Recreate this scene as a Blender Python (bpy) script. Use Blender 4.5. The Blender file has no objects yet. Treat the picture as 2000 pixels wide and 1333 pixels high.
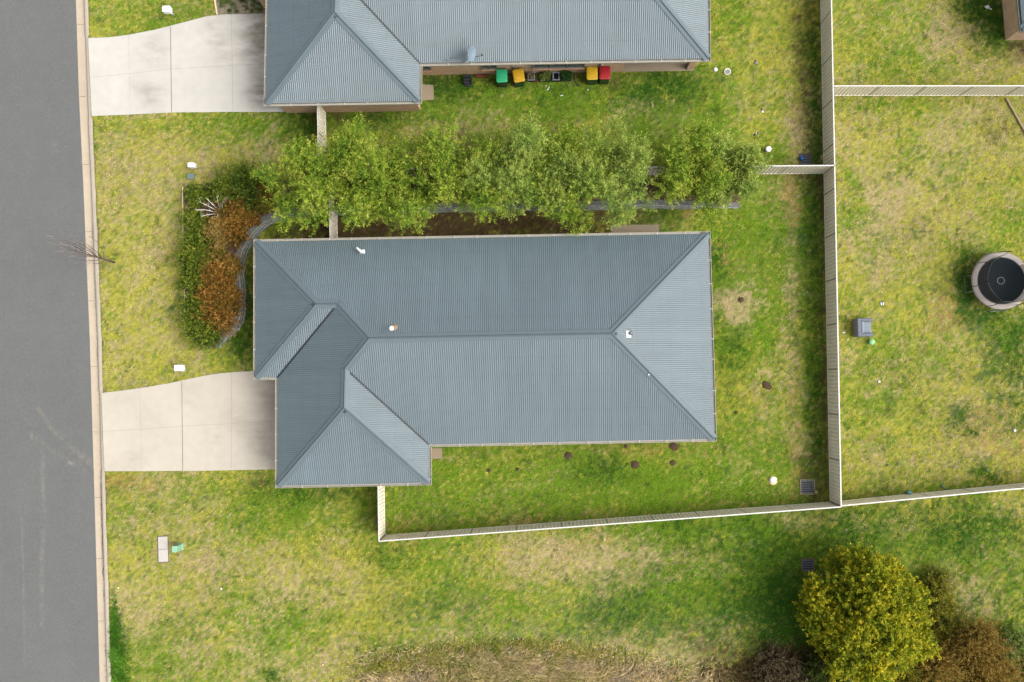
import bpy, math, random
import numpy as np
from mathutils import Vector, Quaternion

random.seed(7)
RNG = np.random.default_rng(11)
sc = bpy.context.scene
COL = sc.collection

# ------------------------------------------------------------------ camera
F_PX, H_CAM = 1740.0, 48.5
NADIR = (1058.0, 742.0)
cam_d = bpy.data.cameras.new('camera'); cam = bpy.data.objects.new('camera', cam_d); COL.objects.link(cam)
cam_d.sensor_width = 36.0; cam_d.lens = 36.0*F_PX/2000.0; cam_d.clip_end = 3000; cam_d.clip_start = 0.5
_n = Vector((NADIR[0]-1000.0, -(NADIR[1]-666.5), -F_PX)).normalized()
CQ = _n.rotation_difference(Vector((0, 0, -1)))
cam.rotation_mode = 'QUATERNION'; cam.rotation_quaternion = CQ
cam.location = (0, 0, H_CAM)
sc.camera = cam

# ------------------------------------------------------------------ light
SUN_EL, SUN_AZ = math.radians(50), math.radians(-12)      # azimuth from +X towards +Y
w = bpy.data.worlds.new('World'); sc.world = w; w.use_nodes = True
nt = w.node_tree; nt.nodes.clear()
wo = nt.nodes.new('ShaderNodeOutputWorld'); bg = nt.nodes.new('ShaderNodeBackground')
sky = nt.nodes.new('ShaderNodeTexSky'); sky.sky_type = 'NISHITA'; sky.sun_disc = False
sky.sun_elevation = SUN_EL; sky.sun_rotation = math.radians(90)-SUN_AZ
sky.air_density = 1.0; sky.dust_density = 6.0
hs = nt.nodes.new('ShaderNodeHueSaturation'); hs.inputs['Saturation'].default_value = 0.22
nt.links.new(sky.outputs[0], hs.inputs['Color']); nt.links.new(hs.outputs[0], bg.inputs[0]); nt.links.new(bg.outputs[0], wo.inputs[0])
bg.inputs[1].default_value = 0.15
sd = bpy.data.lights.new('sun', 'SUN'); so = bpy.data.objects.new('sun', sd); COL.objects.link(so)
sd.energy = 0.8; sd.angle = math.radians(40); sd.color = (1.0, 0.96, 0.90)
sdir = Vector((math.cos(SUN_EL)*math.cos(SUN_AZ), math.cos(SUN_EL)*math.sin(SUN_AZ), math.sin(SUN_EL)))
so.rotation_mode = 'QUATERNION'; so.rotation_quaternion = sdir.to_track_quat('Z', 'Y'); so.location = (30, 5, 40)
sc.view_settings.view_transform = 'Standard'; sc.view_settings.look = 'None'
sc.view_settings.exposure = 1.5; sc.view_settings.gamma = 1.0

# ------------------------------------------------------------------ helpers
_m = CQ.to_matrix()
def P(px, py, z=0.0):
    d = _m @ Vector((px-1000.0, -(py-666.5), -F_PX))
    t = (z-H_CAM)/d.z
    return Vector((d.x*t, d.y*t, z))
def P2(px, py, z=0.0):
    v = P(px, py, z); return (v.x, v.y)
GAIN = 3.5
FOL = 1.55          # leaves and blades shade one another
def lin1(c):
    c = c/255.0
    return c/12.92 if c <= 0.04045 else ((c+0.055)/1.055)**2.4
def dc(r, g, b, k=1.0):          # colour as seen in daylight -> surface albedo
    return tuple(min(0.8, lin1(v)/GAIN*k) for v in (r, g, b))

def tag(o, label=None, cat=None, group=None, kind=None):
    if label: o['label'] = label
    if cat: o['category'] = cat
    if group: o['group'] = group
    if kind: o['kind'] = kind
    return o
def empty(name, loc=(0, 0, 0), rz=0.0, label=None, cat=None, group=None):
    o = bpy.data.objects.new(name, None); COL.objects.link(o)
    o.location = loc; o.rotation_euler = (0, 0, rz); o.empty_display_size = 0.2
    return tag(o, label, cat, group)
def link_mesh(name, me, m, parent=None):
    o = bpy.data.objects.new(name, me); COL.objects.link(o)
    if m: me.materials.append(m)
    if parent: o.parent = parent
    return o
def copy_tree(o, parent=None):
    c = o.copy(); COL.objects.link(c)
    if parent: c.parent = parent
    for ch in list(o.children): copy_tree(ch, c)
    return c

def set_slope(o, mb):
    a = o.data.attributes.new('slope', 'FLOAT_VECTOR', 'POINT'); a.data.foreach_set('vector', np.array(mb.slope, dtype=np.float32).ravel())

class MB:
    def __init__(s): s.v = []; s.f = []; s.sm = []
    def add(s, vs, fs, smooth=False):
        b = len(s.v); s.v += [tuple(v) for v in vs]
        for f in fs: s.f.append(tuple(i+b for i in f)); s.sm.append(smooth)
        return s
    def box(s, c, size, rz=0.0, taper=1.0, ax=None):
        hx, hy, hz = size[0]/2, size[1]/2, size[2]/2
        cr, sr = math.cos(rz), math.sin(rz); vs = []
        for z, t in ((-hz, 1.0), (hz, taper)):
            for x, y in ((-hx, -hy), (hx, -hy), (hx, hy), (-hx, hy)):
                x *= t; y *= t
                vs.append((c[0]+x*cr-y*sr, c[1]+x*sr+y*cr, c[2]+z))
        return s.add(vs, [(3, 2, 1, 0), (4, 5, 6, 7), (0, 1, 5, 4), (1, 2, 6, 5), (2, 3, 7, 6), (3, 0, 4, 7)])
    def rbox(s, c, size, r, rz=0.0, taper=1.0, n=4, bev=0.0):      # rounded-corner slab, optional bevelled top
        hx, hy, hz = size[0]/2, size[1]/2, size[2]/2
        def ring(k, ins):
            out = []
            for q, (sx, sy) in enumerate(((1, 1), (-1, 1), (-1, -1), (1, -1))):
                for i in range(n+1):
                    a = math.pi/2*(q+i/n)
                    out.append((k*(sx*(hx-r)+math.cos(a)*max(r-ins, 0.001)), k*(sy*(hy-r)+math.sin(a)*max(r-ins, 0.001))))
            return out
        cr, sr = math.cos(rz), math.sin(rz)
        lev = [(-hz, 1.0, 0)]
        if bev > 0: lev += [(hz-bev, taper, 0), (hz-bev*0.3, taper, bev*0.3), (hz, taper, bev)]
        else: lev += [(hz, taper, 0)]
        vs = []; m = 4*(n+1)
        for z, k, ins in lev:
            for x, y in ring(k, ins): vs.append((c[0]+x*cr-y*sr, c[1]+x*sr+y*cr, c[2]+z))
        fs = []
        for l in range(len(lev)-1):
            for i in range(m):
                j = (i+1) % m; fs.append((l*m+i, l*m+j, (l+1)*m+j, (l+1)*m+i))
        fs.append(tuple(range(m))[::-1]); fs.append(tuple((len(lev)-1)*m+i for i in range(m)))
        return s.add(vs, fs)
    def prism(s, pts, z0, z1):
        n = len(pts)
        a = sum(pts[i][0]*pts[(i+1) % n][1]-pts[(i+1) % n][0]*pts[i][1] for i in range(n))
        if a < 0: pts = pts[::-1]
        vs = [(p[0], p[1], z0) for p in pts]+[(p[0], p[1], z1) for p in pts]
        fs = [tuple(range(n))[::-1], tuple(range(n, 2*n))]+[(i, (i+1) % n, n+(i+1) % n, n+i) for i in range(n)]
        return s.add(vs, fs)
    def tube(s, pts, rads, n=6, cap=True):
        pts = [Vector(p) for p in pts]
        if not isinstance(rads, (list, tuple)): rads = [rads]*len(pts)
        vs = []; fs = []
        up = Vector((0, 0, 1)); prev = None
        for i, p in enumerate(pts):
            d = (pts[min(i+1, len(pts)-1)]-pts[max(i-1, 0)])
            d = d.normalized() if d.length > 1e-9 else up
            if prev is None:
                x = d.orthogonal().normalized()
            else:
                x = prev-d*prev.dot(d); x = x.normalized() if x.length > 1e-6 else d.orthogonal().normalized()
            prev = x; y = d.cross(x)
            for k in range(n):
                a = 2*math.pi*k/n
                vs.append(p+(x*math.cos(a)+y*math.sin(a))*rads[i])
        for i in range(len(pts)-1):
            for k in range(n):
                j = (k+1) % n
                fs.append((i*n+k, i*n+j, (i+1)*n+j, (i+1)*n+k))
        if cap:
            fs.append(tuple(range(n))[::-1]); fs.append(tuple((len(pts)-1)*n+k for k in range(n)))
        return s.add(vs, fs, True)
    def lathe(s, prof, c=(0, 0, 0), n=24, smooth=True, sx=1.0, sy=1.0):
        vs = []; fs = []
        for r, z in prof:
            for k in range(n):
                a = 2*math.pi*k/n; vs.append((c[0]+r*sx*math.cos(a), c[1]+r*sy*math.sin(a), c[2]+z))
        for i in range(len(prof)-1):
            for k in range(n):
                j = (k+1) % n; fs.append((i*n+k, i*n+j, (i+1)*n+j, (i+1)*n+k))
        fs.append(tuple((len(prof)-1)*n+k for k in range(n)))
        return s.add(vs, fs, smooth)
    def build(s, name, m, parent=None, bevel=0.0):
        me = bpy.data.meshes.new(name); me.from_pydata(s.v, [], s.f); me.validate()
        if len(me.polygons) == len(s.sm): me.polygons.foreach_set('use_smooth', s.sm)
        me.update()
        o = link_mesh(name, me, m, parent)
        if bevel > 0:
            b = o.modifiers.new('bevel', 'BEVEL'); b.width = bevel; b.segments = 2; b.limit_method = 'ANGLE'
        return o

def np_mesh(name, co, faces_flat, nper, m, parent=None, colors=None, smooth=False):
    me = bpy.data.meshes.new(name)
    nv = len(co); nf = len(faces_flat)//nper
    me.vertices.add(nv); me.vertices.foreach_set('co', np.ascontiguousarray(co, dtype=np.float32).ravel())
    me.loops.add(len(faces_flat)); me.loops.foreach_set('vertex_index', np.ascontiguousarray(faces_flat, dtype=np.int32))
    me.polygons.add(nf)
    me.polygons.foreach_set('loop_start', np.arange(0, nf*nper, nper, dtype=np.int32))
    try: me.polygons.foreach_set('loop_total', np.full(nf, nper, dtype=np.int32))
    except Exception: pass
    if smooth: me.polygons.foreach_set('use_smooth', np.ones(nf, dtype=bool))
    if colors is not None:
        a = me.color_attributes.new('Col', 'FLOAT_COLOR', 'POINT')
        c4 = np.ones((nv, 4), dtype=np.float32); c4[:, :3] = colors
        a.data.foreach_set('color', c4.ravel())
    me.update(calc_edges=True)
    return link_mesh(name, me, m, parent)

# ------------------------------------------------------------------ materials
def mat(name, rgb, rough=0.7, noises=(), spec=0.4, bump=None, metal=0.0, attr=False, transl=0.0, stretch=None, tint=None):
    m = bpy.data.materials.new(name); m.use_nodes = True; t = m.node_tree; N = t.nodes; L = t.links
    b = N['Principled BSDF']; b.inputs['Roughness'].default_value = rough; b.inputs['Metallic'].default_value = metal
    b.inputs['Specular IOR Level'].default_value = spec
    tc = N.new('ShaderNodeTexCoord'); src = tc.outputs['Object']
    if stretch:
        mp = N.new('ShaderNodeMapping'); mp.inputs['Scale'].default_value = stretch
        L.new(src, mp.inputs[0]); src = mp.outputs[0]
    if attr:
        a = N.new('ShaderNodeAttribute'); a.attribute_name = 'Col'; cur = a.outputs['Color']
    else:
        r = N.new('ShaderNodeRGB'); r.outputs[0].default_value = (*rgb, 1); cur = r.outputs[0]
    for i, (scale, amt) in enumerate(noises):
        n = N.new('ShaderNodeTexNoise'); n.inputs['Scale'].default_value = scale; n.inputs['Detail'].default_value = 4
        L.new(src, n.inputs['Vector'])
        mr = N.new('ShaderNodeMapRange'); mr.inputs['From Min'].default_value = 0.25; mr.inputs['From Max'].default_value = 0.75
        mr.inputs['To Min'].default_value = 1-amt; mr.inputs['To Max'].default_value = 1+amt
        L.new(n.outputs['Fac'], mr.inputs['Value'])
        vm = N.new('ShaderNodeVectorMath'); vm.operation = 'SCALE'
        L.new(cur, vm.inputs[0]); L.new(mr.outputs[0], vm.inputs['Scale']); cur = vm.outputs[0]
    if tint:      # second colour in noise patches: (rgb, scale, threshold)
        n = N.new('ShaderNodeTexNoise'); n.inputs['Scale'].default_value = tint[1]; n.inputs['Detail'].default_value = 6
        L.new(src, n.inputs['Vector'])
        mr = N.new('ShaderNodeMapRange'); mr.inputs['From Min'].default_value = tint[2]; mr.inputs['From Max'].default_value = tint[2]+0.15
        L.new(n.outputs['Fac'], mr.inputs['Value'])
        mx = N.new('ShaderNodeMix'); mx.data_type = 'RGBA'
        L.new(mr.outputs[0], mx.inputs['Factor']); L.new(cur, mx.inputs['A']); mx.inputs['B'].default_value = (*tint[0], 1)
        cur = mx.outputs['Result']
    L.new(cur, b.inputs['Base Color'])
    if bump:
        n = N.new('ShaderNodeTexNoise'); n.inputs['Scale'].default_value = bump[0]; n.inputs['Detail'].default_value = 5
        L.new(src, n.inputs['Vector'])
        bp = N.new('ShaderNodeBump'); bp.inputs['Strength'].default_value = 1.0; bp.inputs['Distance'].default_value = bump[1]
        L.new(n.outputs['Fac'], bp.inputs['Height']); L.new(bp.outputs[0], b.inputs['Normal'])
    if transl > 0:
        tr = N.new('ShaderNodeBsdfTranslucent'); L.new(cur, tr.inputs['Color'])
        ms = N.new('ShaderNodeMixShader'); ms.inputs[0].default_value = transl
        L.new(b.outputs[0], ms.inputs[1]); L.new(tr.outputs[0], ms.inputs[2])
        L.new(ms.outputs[0], N['Material Output'].inputs['Surface'])
    return m

M = {}
M['ground'] = mat('lawn_soil', (1, 1, 1), 0.95, [(14, 0.22), (45, 0.3)], 0.1, attr=True, bump=(30, 0.03))
M['blade'] = mat('grass_blades', (1, 1, 1), 0.7, [], 0.15, attr=True, transl=0.25)
M['leaf'] = mat('leaves', (1, 1, 1), 0.6, [], 0.2, attr=True, transl=0.38)
M['twig'] = mat('dry_stalks', (1, 1, 1), 0.8, [], 0.15, attr=True, transl=0.4)
M['bark'] = mat('bark', dc(120, 105, 92), 0.9, [(12, 0.3)], 0.1, bump=(30, 0.02))
M['palebark'] = mat('pale_bark', dc(226, 220, 204, 2.2), 0.9, [(12, 0.15)], 0.1)
M['cap'] = mat('cream_cap', dc(244, 240, 230, 1.3), 0.5, [(3, 0.03)])
M['gutterw'] = mat('cream_gutter', dc(226, 219, 202), 0.5, [(3, 0.05)])
M['fence'] = mat('cream_steel', dc(212, 205, 184, 2.7), 0.55, [(0.7, 0.07), (2, 0.05), (9, 0.05)])
M['brick'] = None
M['white'] = mat('white_plastic', dc(252, 252, 250, 1.6), 0.4, [(5, 0.03)])
M['black'] = mat('black_plastic', dc(42, 42, 50), 0.5, [(6, 0.15)])
M['dark'] = mat('dark_steel', dc(60, 64, 70), 0.5, [(8, 0.1)], metal=0.3)
M['galv'] = mat('galvanised_steel', dc(170, 176, 180), 0.45, [(9, 0.1)], metal=0.4)
M['mulch'] = mat('mulch', dc(122, 98, 78, 1.2), 1.0, [(9, 0.35), (40, 0.5)], 0.05, bump=(35, 0.05), tint=(dc(186, 166, 134), 3, 0.52))
M['stone'] = mat('stone_blocks', dc(172, 178, 168, 1.2), 0.9, [(5, 0.2), (30, 0.25)], 0.1, bump=(25, 0.02))
M['bluecap'] = mat('stone_cap', dc(150, 150, 146), 0.9, [(4, 0.15), (30, 0.2)], 0.1, bump=(25, 0.01))
M['edge'] = mat('mowing_edge', dc(230, 206, 170, 2.0), 0.9, [(6, 0.2)])
M['terracotta'] = mat('terracotta', dc(168, 84, 58), 0.8, [(8, 0.15)])
M['timber'] = mat('timber', dc(190, 170, 130), 0.85, [(6, 0.2)])
M['soffit'] = mat('soffit_board', dc(215, 210, 200), 0.8)
M['joint'] = mat('joint_gap', dc(146, 128, 106), 0.95)
M['jointl'] = mat('joint_saw_cut', dc(204, 192, 170), 0.95)
M['glass'] = mat('window_glass', (0.03, 0.04, 0.045), 0.08, [], 0.6)
M['wframe'] = mat('window_frame', dc(150, 158, 152), 0.5)

def brick_mat():
    m = bpy.data.materials.new('brick'); m.use_nodes = True; t = m.node_tree; N = t.nodes; L = t.links
    b = N['Principled BSDF']; b.inputs['Roughness'].default_value = 0.9; b.inputs['Specular IOR Level'].default_value = 0.15
    tc = N.new('ShaderNodeTexCoord'); sp = N.new('ShaderNodeSeparateXYZ'); L.new(tc.outputs['Object'], sp.inputs[0])
    ad = N.new('ShaderNodeMath'); ad.operation = 'ADD'; L.new(sp.outputs['X'], ad.inputs[0]); L.new(sp.outputs['Y'], ad.inputs[1])
    cb = N.new('ShaderNodeCombineXYZ'); L.new(ad.outputs[0], cb.inputs['X']); L.new(sp.outputs['Z'], cb.inputs['Y'])
    br = N.new('ShaderNodeTexBrick'); L.new(cb.outputs[0], br.inputs['Vector'])
    br.inputs['Scale'].default_value = 1.0; br.inputs['Brick Width'].default_value = 0.24; br.inputs['Row Height'].default_value = 0.086
    br.inputs['Mortar Size'].default_value = 0.010
    br.inputs['Color1'].default_value = (*dc(168, 138, 108, 2.9), 1); br.inputs['Color2'].default_value = (*dc(140, 108, 86, 2.9), 1)
    br.inputs['Mortar'].default_value = (*dc(205, 186, 156, 2.9), 1)
    L.new(br.outputs['Color'], b.inputs['Base Color'])
    bp = N.new('ShaderNodeBump'); bp.inputs['Distance'].default_value = 0.006; L.new(br.outputs['Fac'], bp.inputs['Height']); bp.invert = True
    L.new(bp.outputs[0], b.inputs['Normal'])
    return m
M['brick'] = brick_mat()

def concrete_mat(name, rgb, spots):
    m = mat(name, rgb, 0.85, [(0.35, 0.07), (2.2, 0.05), (30, 0.05)], 0.2, bump=(60, 0.003))
    t = m.node_tree; N = t.nodes; L = t.links; b = N['Principled BSDF']
    cur = b.inputs['Base Color'].links[0].from_socket
    tc = N.new('ShaderNodeTexCoord')
    ns = N.new('ShaderNodeTexNoise'); ns.inputs['Scale'].default_value = 1.3; ns.inputs['Detail'].default_value = 7; ns.inputs['Roughness'].default_value = 0.65
    mp = N.new('ShaderNodeMapping'); mp.inputs['Scale'].default_value = (0.5, 1.3, 1)
    L.new(tc.outputs['Object'], mp.inputs[0]); L.new(mp.outputs[0], ns.inputs['Vector'])
    for (x, y, r, amt, col) in spots:
        mp = N.new('ShaderNodeMapping'); mp.inputs['Location'].default_value = (-x, -y, 0); L.new(tc.outputs['Object'], mp.inputs[0])
        ln = N.new('ShaderNodeVectorMath'); ln.operation = 'LENGTH'; L.new(mp.outputs[0], ln.inputs[0])
        mr = N.new('ShaderNodeMapRange'); mr.interpolation_type = 'SMOOTHSTEP'
        mr.inputs['From Min'].default_value = 0; mr.inputs['From Max'].default_value = r
        mr.inputs['To Min'].default_value = amt; mr.inputs['To Max'].default_value = 0
        L.new(ln.outputs['Value'], mr.inputs['Value'])
        nm = N.new('ShaderNodeMapRange'); nm.inputs['From Min'].default_value = 0.35; nm.inputs['From Max'].default_value = 0.62
        L.new(ns.outputs['Fac'], nm.inputs['Value'])
        mu = N.new('ShaderNodeMath'); mu.operation = 'MULTIPLY'; L.new(mr.outputs[0], mu.inputs[0]); L.new(nm.outputs[0], mu.inputs[1])
        mx = N.new('ShaderNodeMix'); mx.data_type = 'RGBA'; L.new(mu.outputs[0], mx.inputs['Factor']); L.new(cur, mx.inputs['A'])
        mx.inputs['B'].default_value = (*col, 1); cur = mx.outputs['Result']
    L.new(cur, b.inputs['Base Color'])
    return m

# ------------------------------------------------------------------ noise
def vnoise(x, y, scale, seed):
    x = x/scale+seed*17.31+1000; y = y/scale+seed*9.77+1000
    xi = np.floor(x).astype(np.int64); yi = np.floor(y).astype(np.int64); fx = x-xi; fy = y-yi
    fx = fx*fx*(3-2*fx); fy = fy*fy*(3-2*fy)
    def h(a, b):
        n = (a*374761393+b*668265263+seed*974711) & 0xffffffff
        n = ((n ^ (n >> 13))*1274126177) & 0xffffffff
        return ((n ^ (n >> 16)) & 0xffff)/65535.0
    a = h(xi, yi)*(1-fx)+h(xi+1, yi)*fx; b = h(xi, yi+1)*(1-fx)+h(xi+1, yi+1)*fx
    return (a*(1-fy)+b*fy)*2-1
def fbm(x, y, scale, seed, o=3):
    s = 0; a = 1.0; t = 0
    for i in range(o):
        s = s+a*vnoise(x, y, scale/(2**i), seed+i*5); t += a; a *= 0.6
    return s/t
def inpoly(x, y, poly):
    r = np.zeros(x.shape, dtype=bool); n = len(poly); j = n-1
    for i in range(n):
        xi, yi = poly[i]; xj, yj = poly[j]
        c = ((yi > y) != (yj > y)) & (x < (xj-xi)*(y-yi)/((yj-yi) if yj != yi else 1e-9)+xi)
        r ^= c; j = i
    return r

# ------------------------------------------------------------------ key outlines (pixel measurements -> world)
ROAD_E = [(137, -300), (149, 0), (155, 187), (163, 350), (176, 660), (186.5, 1010), (195.6, 1333), (203, 1640)]
GUT_E = [(153, -300), (165, 0), (171, 187), (178.6, 350), (191.5, 660), (201, 1010), (210, 1333), (217, 1640)]
KERB_E = [(158, -300), (171, 0), (177.5, 187), (184.5, 350), (197.5, 660), (206.3, 1010), (216.8, 1333), (224, 1640)]
def wl(pts, z=0.0): return [P(x, y, z) for x, y in pts]
road_w, gut_w, kerb_w = wl(ROAD_E, -0.08), wl(GUT_E, -0.08), wl(KERB_E, 0.03)
def line_x(pts, y):      # world x of a north-south polyline at world y
    ys = np.array([p.y for p in pts])[::-1]; xs = np.array([p.x for p in pts])[::-1]
    return np.interp(y, ys, xs)

# garden bed: (outer boundary px, wall crest px, wall height)
BED = [((421, 682), (428, 678), 0.06), ((398, 674), (444, 655), 0.30), ((372, 655), (458, 638), 0.5), ((367, 610), (466, 618), 0.6),
       ((364, 560), (467, 580), 0.62), ((363, 520), (466, 550), 0.62), ((362, 480), (463, 526), 0.62), ((361, 440), (468, 498), 0.62),
       ((360, 400), (477, 478), 0.62), ((361, 366), (488, 460), 0.62), ((400, 359), (502, 443), 0.62), ((440, 357), (522, 428), 0.62),
       ((500, 355), (548, 419), 0.62), ((560, 352), (600, 413), 0.6), ((640, 350), (660, 410), 0.6), ((760, 348), (770, 407), 0.6), ((900, 346), (900, 404), 0.6),
       ((1050, 344), (1050, 401.5), 0.58), ((1180, 343), (1180, 400.5), 0.52), ((1300, 342), (1300, 400), 0.45), ((1380, 341.5), (1380, 402), 0.25), ((1445, 341), (1447, 405), 0.06)]
def smooth_list(vals, k=4):
    out = []; n = len(vals)
    for i in range(n-1):
        p0, p1, p2, p3 = vals[max(i-1, 0)], vals[i], vals[i+1], vals[min(i+2, n-1)]
        for s in range(k):
            t = s/k; out.append(0.5*((2*p1)+(-p0+p2)*t+(2*p0-5*p1+4*p2-p3)*t*t+(-p0+3*p1-3*p2+p3)*t**3))
    out.append(vals[-1]); return out
bed_o = smooth_list([P(*a, 0.02) for a, b, h in BED]); bed_i = smooth_list([P(*b, h) for a, b, h in BED])
bed_poly = [(v.x, v.y) for v in bed_o]+[(v.x, v.y) for v in bed_i[::-1]]

DRIVE1 = [(198, 768), (241, 763), (290, 756), (330, 749), (362, 742), (400, 734), (430, 729.5), (460, 727), (497, 725), (600, 724), (600, 915), (535, 917), (400, 920), (204, 921)]
DRIVE2 = [(172, 75), (215, 73), (250, 68.5), (300, 59), (333, 50.5), (370, 41), (400, 33), (430, 29), (455, 28), (517, 27), (620, 27), (620, 218), (517, 219), (452, 219), (333, 220), (255, 224), (179, 227)]
drive1_w = [P2(*p, 0.03) for p in DRIVE1]; drive2_w = [P2(*p, 0.03) for p in DRIVE2]

# ------------------------------------------------------------------ houses
T_PITCH = math.tan(math.radians(22.5)); EAVE = 2.68
def roof_mat(name, rgb):
    m = mat(name, rgb, 0.45, [(0.25, 0.05), (1.5, 0.03)], 0.45); t = m.node_tree; N = t.nodes; L = t.links; b = N['Principled BSDF']
    cur = b.inputs['Base Color'].links[0].from_socket
    at = N.new('ShaderNodeAttribute'); at.attribute_name = 'slope'; sp = N.new('ShaderNodeSeparateXYZ'); L.new(at.outputs['Vector'], sp.inputs[0])
    # fixing rows every 0.95 m up the slope (screw heads and the dirt they hold)
    md = N.new('ShaderNodeMath'); md.operation = 'MODULO'; L.new(sp.outputs['Y'], md.inputs[0]); md.inputs[1].default_value = 0.95
    lt = N.new('ShaderNodeMath'); lt.operation = 'LESS_THAN'; L.new(md.outputs[0], lt.inputs[0]); lt.inputs[1].default_value = 0.045
    nz = N.new('ShaderNodeTexNoise'); nz.inputs['Scale'].default_value = 1.0; nz.inputs['Detail'].default_value = 3
    mp = N.new('ShaderNodeMapping'); mp.inputs['Scale'].default_value = (2.4, 0.22, 1); L.new(at.outputs['Vector'], mp.inputs[0]); L.new(mp.outputs[0], nz.inputs['Vector'])
    mr = N.new('ShaderNodeMapRange'); mr.inputs['From Min'].default_value = 0.3; mr.inputs['From Max'].default_value = 0.7; mr.inputs['To Min'].default_value = 0.93; mr.inputs['To Max'].default_value = 1.06; L.new(nz.outputs['Fac'], mr.inputs['Value'])
    # width of one sheet: each sheet has weathered a little differently
    fl = N.new('ShaderNodeMath'); fl.operation = 'DIVIDE'; L.new(sp.outputs['X'], fl.inputs[0]); fl.inputs[1].default_value = 0.762
    f2 = N.new('ShaderNodeMath'); f2.operation = 'FLOOR'; L.new(fl.outputs[0], f2.inputs[0])
    wn = N.new('ShaderNodeTexWhiteNoise'); wn.noise_dimensions = '1D'; L.new(f2.outputs[0], wn.inputs['W'])
    m2 = N.new('ShaderNodeMapRange'); m2.inputs['To Min'].default_value = 0.985; m2.inputs['To Max'].default_value = 1.015; L.new(wn.outputs['Value'], m2.inputs['Value'])
    s1 = N.new('ShaderNodeMath'); s1.operation = 'MULTIPLY'; L.new(mr.outputs[0], s1.inputs[0]); L.new(m2.outputs[0], s1.inputs[1])
    s2 = N.new('ShaderNodeMath'); s2.operation = 'MULTIPLY_ADD'; L.new(lt.outputs[0], s2.inputs[0]); s2.inputs[1].default_value = -0.10; L.new(s1.outputs[0], s2.inputs[2])
    vm = N.new('ShaderNodeVectorMath'); vm.operation = 'SCALE'; L.new(cur, vm.inputs[0]); L.new(s2.outputs[0], vm.inputs['Scale']); L.new(vm.outputs[0], b.inputs['Base Color'])
    return m
M['roof'] = roof_mat('steel_roofing', dc(127, 146, 153, 0.97))
M['ridge'] = mat('ridge_steel', dc(126, 143, 150), 0.6, [(1.5, 0.04)], 0.3)

EV = {'A': (495, 468), 'B': (1387.5, 452), 'C': (1400, 862.5), 'D': (842.5, 873.5), 'E': (842.5, 948), 'F': (537.5, 954), 'G': (537.5, 742.5), 'H': (494.5, 742.5)}
RV = {'R1': (722, 661, 2.24), 'R2': (1195, 652, 2.24), 'L': (618, 594.5, 1.48), 'M': (660, 594, 1.48), 'N': (674.5, 720, 1.66), 'O': (672.5, 797, 1.66)}
ORDER = ['A', 'B', 'C', 'D', 'E', 'F', 'G', 'H']      # clockwise in the picture
FACES = [('A', 'B', 'R2', 'R1', 'M', 'L'), ('B', 'C', 'R2'), ('C', 'D', 'N', 'R1', 'R2'), ('D', 'E', 'O', 'N'), ('E', 'F', 'O'),
         ('F', 'G', 'M', 'R1', 'N', 'O'), ('G', 'H', 'L', 'M'), ('H', 'A', 'L')]
RIDGES = [('R1', 'R2'), ('L', 'M'), ('N', 'O')]
HIPS = [('A', 'L'), ('H', 'L'), ('M', 'R1'), ('B', 'R2'), ('C', 'R2'), ('N', 'R1'), ('F', 'O'), ('E', 'O')]
VALLEYS = [('G', 'M'), ('D', 'N')]

def offset_loop(pts, d):        # pts (x,y) list; positive d moves outward
    n = len(pts); a = sum(pts[i][0]*pts[(i+1) % n][1]-pts[(i+1) % n][0]*pts[i][1] for i in range(n))
    s = 1 if a > 0 else -1; out = []
    for i in range(n):
        p0, p1, p2 = Vector(pts[i-1]), Vector(pts[i]), Vector(pts[(i+1) % n])
        e1 = (p1-p0).normalized(); e2 = (p2-p1).normalized()
        n1 = Vector((e1.y, -e1.x))*s; n2 = Vector((e2.y, -e2.x))*s
        k = 1+n1.dot(n2); out.append(tuple(p1+(n1+n2)*(d/k)))
    return out

def corrugated(mb, pts, pitch=0.106, amp=0.0145):
    pts = [Vector(p) for p in pts]
    u = (pts[1]-pts[0]); u.z = 0; u.normalize()
    c = sum(pts, Vector())/len(pts)
    A = np.array([list(p-c) for p in pts]); _, _, vt = np.linalg.svd(A); nrm = Vector(vt[2])
    if nrm.z < 0: nrm = -nrm
    u = (u-nrm*u.dot(nrm)).normalized(); v = nrm.cross(u)
    q = [((p-c).dot(u), (p-c).dot(v)) for p in pts]
    u0, u1 = min(a for a, b in q), max(a for a, b in q)
    us = sorted(set([round(x, 5) for x in list(np.arange(math.ceil(u0/(pitch/6)), u1/(pitch/6))*pitch/6)]+[round(a, 5) for a, b in q]))
    rows = []
    for x in us:
        x = min(max(x, u0+1e-4), u1-1e-4); hits = []
        for i in range(len(q)):
            (a0, b0), (a1, b1) = q[i], q[(i+1) % len(q)]
            if (a0-x)*(a1-x) <= 0 and abs(a1-a0) > 1e-6: hits.append(b0+(b1-b0)*(x-a0)/(a1-a0))
        if len(hits) < 2: continue
        s = math.sin(2*math.pi*x/pitch); h = amp*(1-2*(0.5-0.5*s)**2.2)-amp*0.6
        lo, hi = min(hits), max(hits)
        rows.append([c+u*x+v*lo+nrm*h, c+u*x+v*hi+nrm*h])
    vs = [p for r in rows for p in r]
    if not hasattr(mb, 'slope'): mb.slope = []
    mb.slope += [((p-c).dot(u)+50, (p-c).dot(v)+30, 0) for p in vs]
    mb.add(vs, [(2*i, 2*i+2, 2*i+3, 2*i+1) for i in range(len(rows)-1)], True)
    return nrm

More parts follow.
